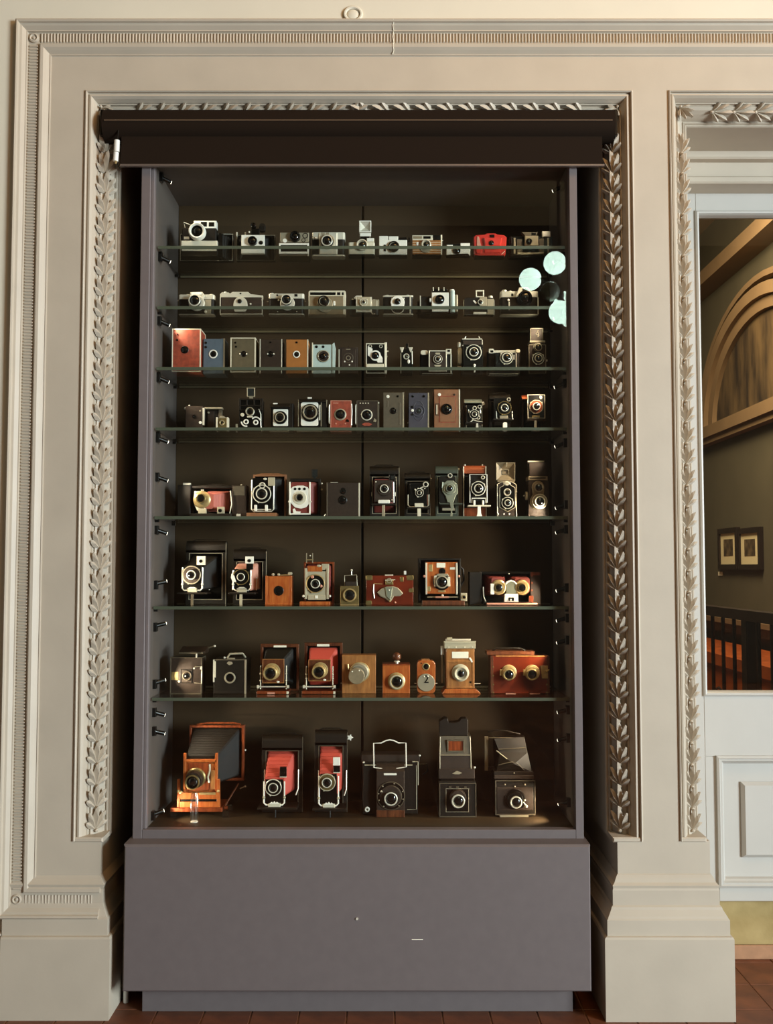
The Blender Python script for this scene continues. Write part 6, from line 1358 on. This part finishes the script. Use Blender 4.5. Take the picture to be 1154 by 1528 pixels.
c = Cam('press_camera', 'boxy black press camera with bright wire sports finder standing on top', 583, r7, Y=3.535)
c.box('body', 'lk', 541, 624, 1140, c.yb - 2, 10, 40, 1); c.box('top_box', 'db', 539, 627.5, 1129.5, 1141, 14, 44, .8); c.box('center_front', 'db', 562, 604, 1151, c.yb, -1, 12, 1); c.side('front_slope', 'db', [(-1, 1152), (10, 1142), (12, 1142), (12, 1153)], 562, 604, .3); c.box('front_foot', 'dw', 562, 604, 1209, c.yb, -2, 2, .6)
c.tube('front_trim', 'cg', [(544, 1144.5, 9.6), (616, 1144.5, 9.6)], .9); c.tube('side_trim', 'cg', [(616, 1139.5, 9.4), (624.5, 1139.5, 9.4), (624.5, 1174, 9.4)], .9); c.tube('side_trim', 'cg', [(622, 1145, 9.4), (622, 1210, 9.4), (608, 1210.5, 9.4)], .6); c.ball('corner_knob', 'ch', 542.5, 1140.5, 10, 1.6); c.ball('corner_knob', 'ch', 627, 1131, 14, 1.8)
c.disc('shutter', 'bk', 583.5, 1187.5, 21, -1, 2, None, 32); c.ring('shutter_ring', 'gy', 583.5, 1187.5, 21, 1.2, -2, 1.2, None, 32); c.ring('shutter_ring', 'gy', 584, 1188, 16, 1, -2.6, 1, None, 28); c.disc('inner_shutter', 'db', 583, 1188, 15.5, -2.5, 1.6, None, 28); c.lens(583.5, 1190.5, 10, -4, 6, 'bk', .72, 'ch'); c.ball('dial', 'si', 570.5, 1181, -3, 2, None, (1.4, .6, 1))
for a in (20, 75, 130, 170, 200, 235, 310, 345): c.ball('shutter_screw', 'ag', 583.5 + 18.6 * math.cos(math.radians(a)), 1187.5 - 18.6 * math.sin(math.radians(a)), -3, 1.0)
c.tube('sports_finder', 'wh', [(574, 1153.5, 4), (573.5, 1149, 4), (558, 1147, 4), (557.5, 1111, 4), (569, 1110.5, 4), (576, 1107, 4), (582, 1106, 4), (588, 1107, 4), (595, 1110.5, 4), (606, 1110.5, 4), (606.5, 1146, 4), (592, 1148.5, 4), (591, 1153.5, 4)], 1.0)
c.box('finder_base', 'wh', 573, 592, 1154.5, 1157.5, -1.5, 4, .4); c.tube('finder_hinge', 'cg', [(574, 1153, 2), (591, 1153, 2)], 1.3); c.ring('winding_knob', 'wh', 548, 1210, 4, 2.4, 9.5, 2.4); c.disc('winding_hub', 'gy', 548, 1210, 3, 9.5, 1.4)
c.tube('carry_strap', 'bk', [(627, 1146, 24), (638, 1146, 24), (640, 1156, 24), (632, 1162, 24)], 1.4)

c = Cam('reflex_camera', 'box reflex camera with tall stepped leather hood and square front lens', 683, r7, Y=3.535)
yb = c.yb
c.box('body', 'lk', 655, 710, 1166, yb, 0, 46, .8); c.frame('front_frame', 'gy', 656, 711, 1169, yb, -1, .6, 1.2, .2); c.frame('lens_well', 'ag', 665.5, 700, 1177, 1212, -.6, 1, .8, .2); c.box('well_floor', 'bk', 666, 699.5, 1177.5, 1211.5, -.3, .4, .1)
c.lathe('lens_barrel', 'db', 683.5, 1190, [(12.5, 0), (12.5, -5), (11, -7)]); c.lens(683.5, 1194, 10, -5, 5, 'ag', .72, 'ch')
for x in (672, 683, 695): c.box('well_stud', 'gy', x - 2, x + 2, 1174, 1176, -1.4, -.4, .2)
c.box('shutter_recess', 'bk', 658, 708, 1162, 1168, 2, 40, .4); c.box('hood_base', 'db', 655, 709, 1148, 1163, 0, 44, .7); c.poly('catch', 'ag', [(675, 1155), (682, 1151), (690, 1154), (686, 1156), (679, 1156)], -1.2, .4, .2); c.ball('corner_stud', 'ch', 709, 1146.5, 2, 1.6)
c.side('hood_lower', 'db', [(2, 1149), (4, 1129), (34, 1126), (40, 1149)], 656.5, 704.5, .6); c.side('hood_middle', 'gy', [(4, 1129), (8, 1101), (30, 1099), (34, 1129)], 657, 704, .6); c.frame('hood_plate', 'gy', 668, 694, 1106, 1124, 3.5, 7, 2, .3); c.box('hood_label', 'mw', 670, 692, 1108, 1122, 4.5, 7, .2)
c.poly('hood_upper', 'lk', [(657, 1101), (700, 1101), (700, 1077), (697, 1074.5), (690, 1075), (687, 1079), (680, 1081), (671, 1081), (669, 1075), (664, 1074.5), (657, 1079)], 9, 28, .8); c.tube('hood_seam', 'ag', [(657, 1128.5, 3), (704, 1128.5, 3)], .6)
for x in (657, 703.6): c.tube('hood_edge', 'ag', [(x, 1148, 1.6), (x, 1130, 3.4), (x + (1 if x < 680 else -1), 1102, 7)], .6)

c = Cam('reflex_camera', 'black reflex camera with slanted folding leather hood and protruding ringed lens', 769, r7, Y=3.535)
c.box('body', 'lk', 739, 799, 1167, yb - 3, 0, 46, .8); c.frame('front_frame', 'gy', 739.5, 799.5, 1165, yb - 3, -1, .6, 1.4, .2); c.box('front_panel', 'db', 742, 796, 1175, 1209, -.8, .4, .5); c.box('top_ledge', 'db', 738, 797, 1157.5, 1162.5, -2, 44, .5); c.box('hood_base', 'lk', 738, 797, 1152, 1158, 0, 42, .5); c.box('dark_gap', 'bk', 740, 796, 1162, 1168, 2, 40, .3)
c.disc('lens_board', 'bk', 769, 1192.5, 15, -.6, 2); c.lathe('lens_barrel', 'bk', 768.5, 1193, [(13, -2), (12.5, -5), (11, -7)]); c.lens(769.5, 1195.5, 9, -6, 4, 'ag', .74, 'ch'); c.ball('aperture_knob', 'wh', 785, 1202, -5, 2.4); c.ball('aperture_tab', 'si', 783, 1193, -5, 1.6); c.tube('aperture_arm', 'si', [(781, 1196, -5), (785, 1202, -5)], .9)
for x, y in ((754, 1171), (769, 1174), (784, 1171), (768, 1154), (767, 1183)): c.ball('stud', 'ag', x, y, -1.4, 1.2)
c.box('tripod_plate', 'ag', 746, 789, yb - 3, yb, -1, 36, .3); c.box('corner_block', 'bk', 741, 796, yb - 4, yb - 2, 2, 44, .2)
u = lambda x, y, d: ((x - c.cx) * c.k, d * c.k, (c.yb - y) * c.k)
hd = c.mk('hood', 'lk', [u(742, 1153, 4), u(795, 1153, 4), u(790, 1126, 12), u(748, 1126, 10), u(786, 1104, 18), u(740, 1106, 14), u(742, 1153, 40), u(795, 1153, 40), u(788, 1104, 36), u(740, 1106, 36), u(768, 1141, -1)],
          [(0, 10, 3), (0, 1, 10), (1, 2, 10), (10, 2, 3), (3, 2, 4, 5), (6, 9, 8, 7), (0, 3, 5, 9, 6), (1, 7, 8, 4, 2), (5, 4, 8, 9)])
c.tube('hood_stay', 'cg', [(742.5, 1122.5, 7), (758, 1134, 2)], .8, hd); c.tube('hood_fold', 'gy', [(745, 1143, 3), (765, 1138, 1), (774, 1141, 1), (784, 1151, 2)], .7, hd); c.tube('hood_seam', 'gy', [(746, 1121, 9.5), (787, 1119, 12)], .7, hd)
c.tube('hood_strap', 'lk', [(731, 1097, 22), (742, 1094, 20), (760, 1095, 18), (780, 1100, 20)], 1.4, hd); c.tube('hood_strap', 'gy', [(733, 1106, 22), (760, 1105, 17), (786, 1107, 19)], 1.0, hd)
c.box('side_rail', 'ta', 726.5, 732, 1105, 1156, 26, 30, .4); c.box('side_arm', 'lk', 731, 740, 1150, 1156, 26, 30, .4)

# every camera stands on its shelf: lower each one onto it if its lowest part ends a little above
bpy.context.view_layer.update()
for o in [o for o in COL.objects if o.parent is None and o.type == 'EMPTY' and str(o.get('group', '')).startswith('old cameras')]:
    zs = [(ch.matrix_world @ v.co).z for ch in o.children_recursive if ch.type == 'MESH' for v in ch.data.vertices]
    o.location.z -= min(zs) - o.location.z
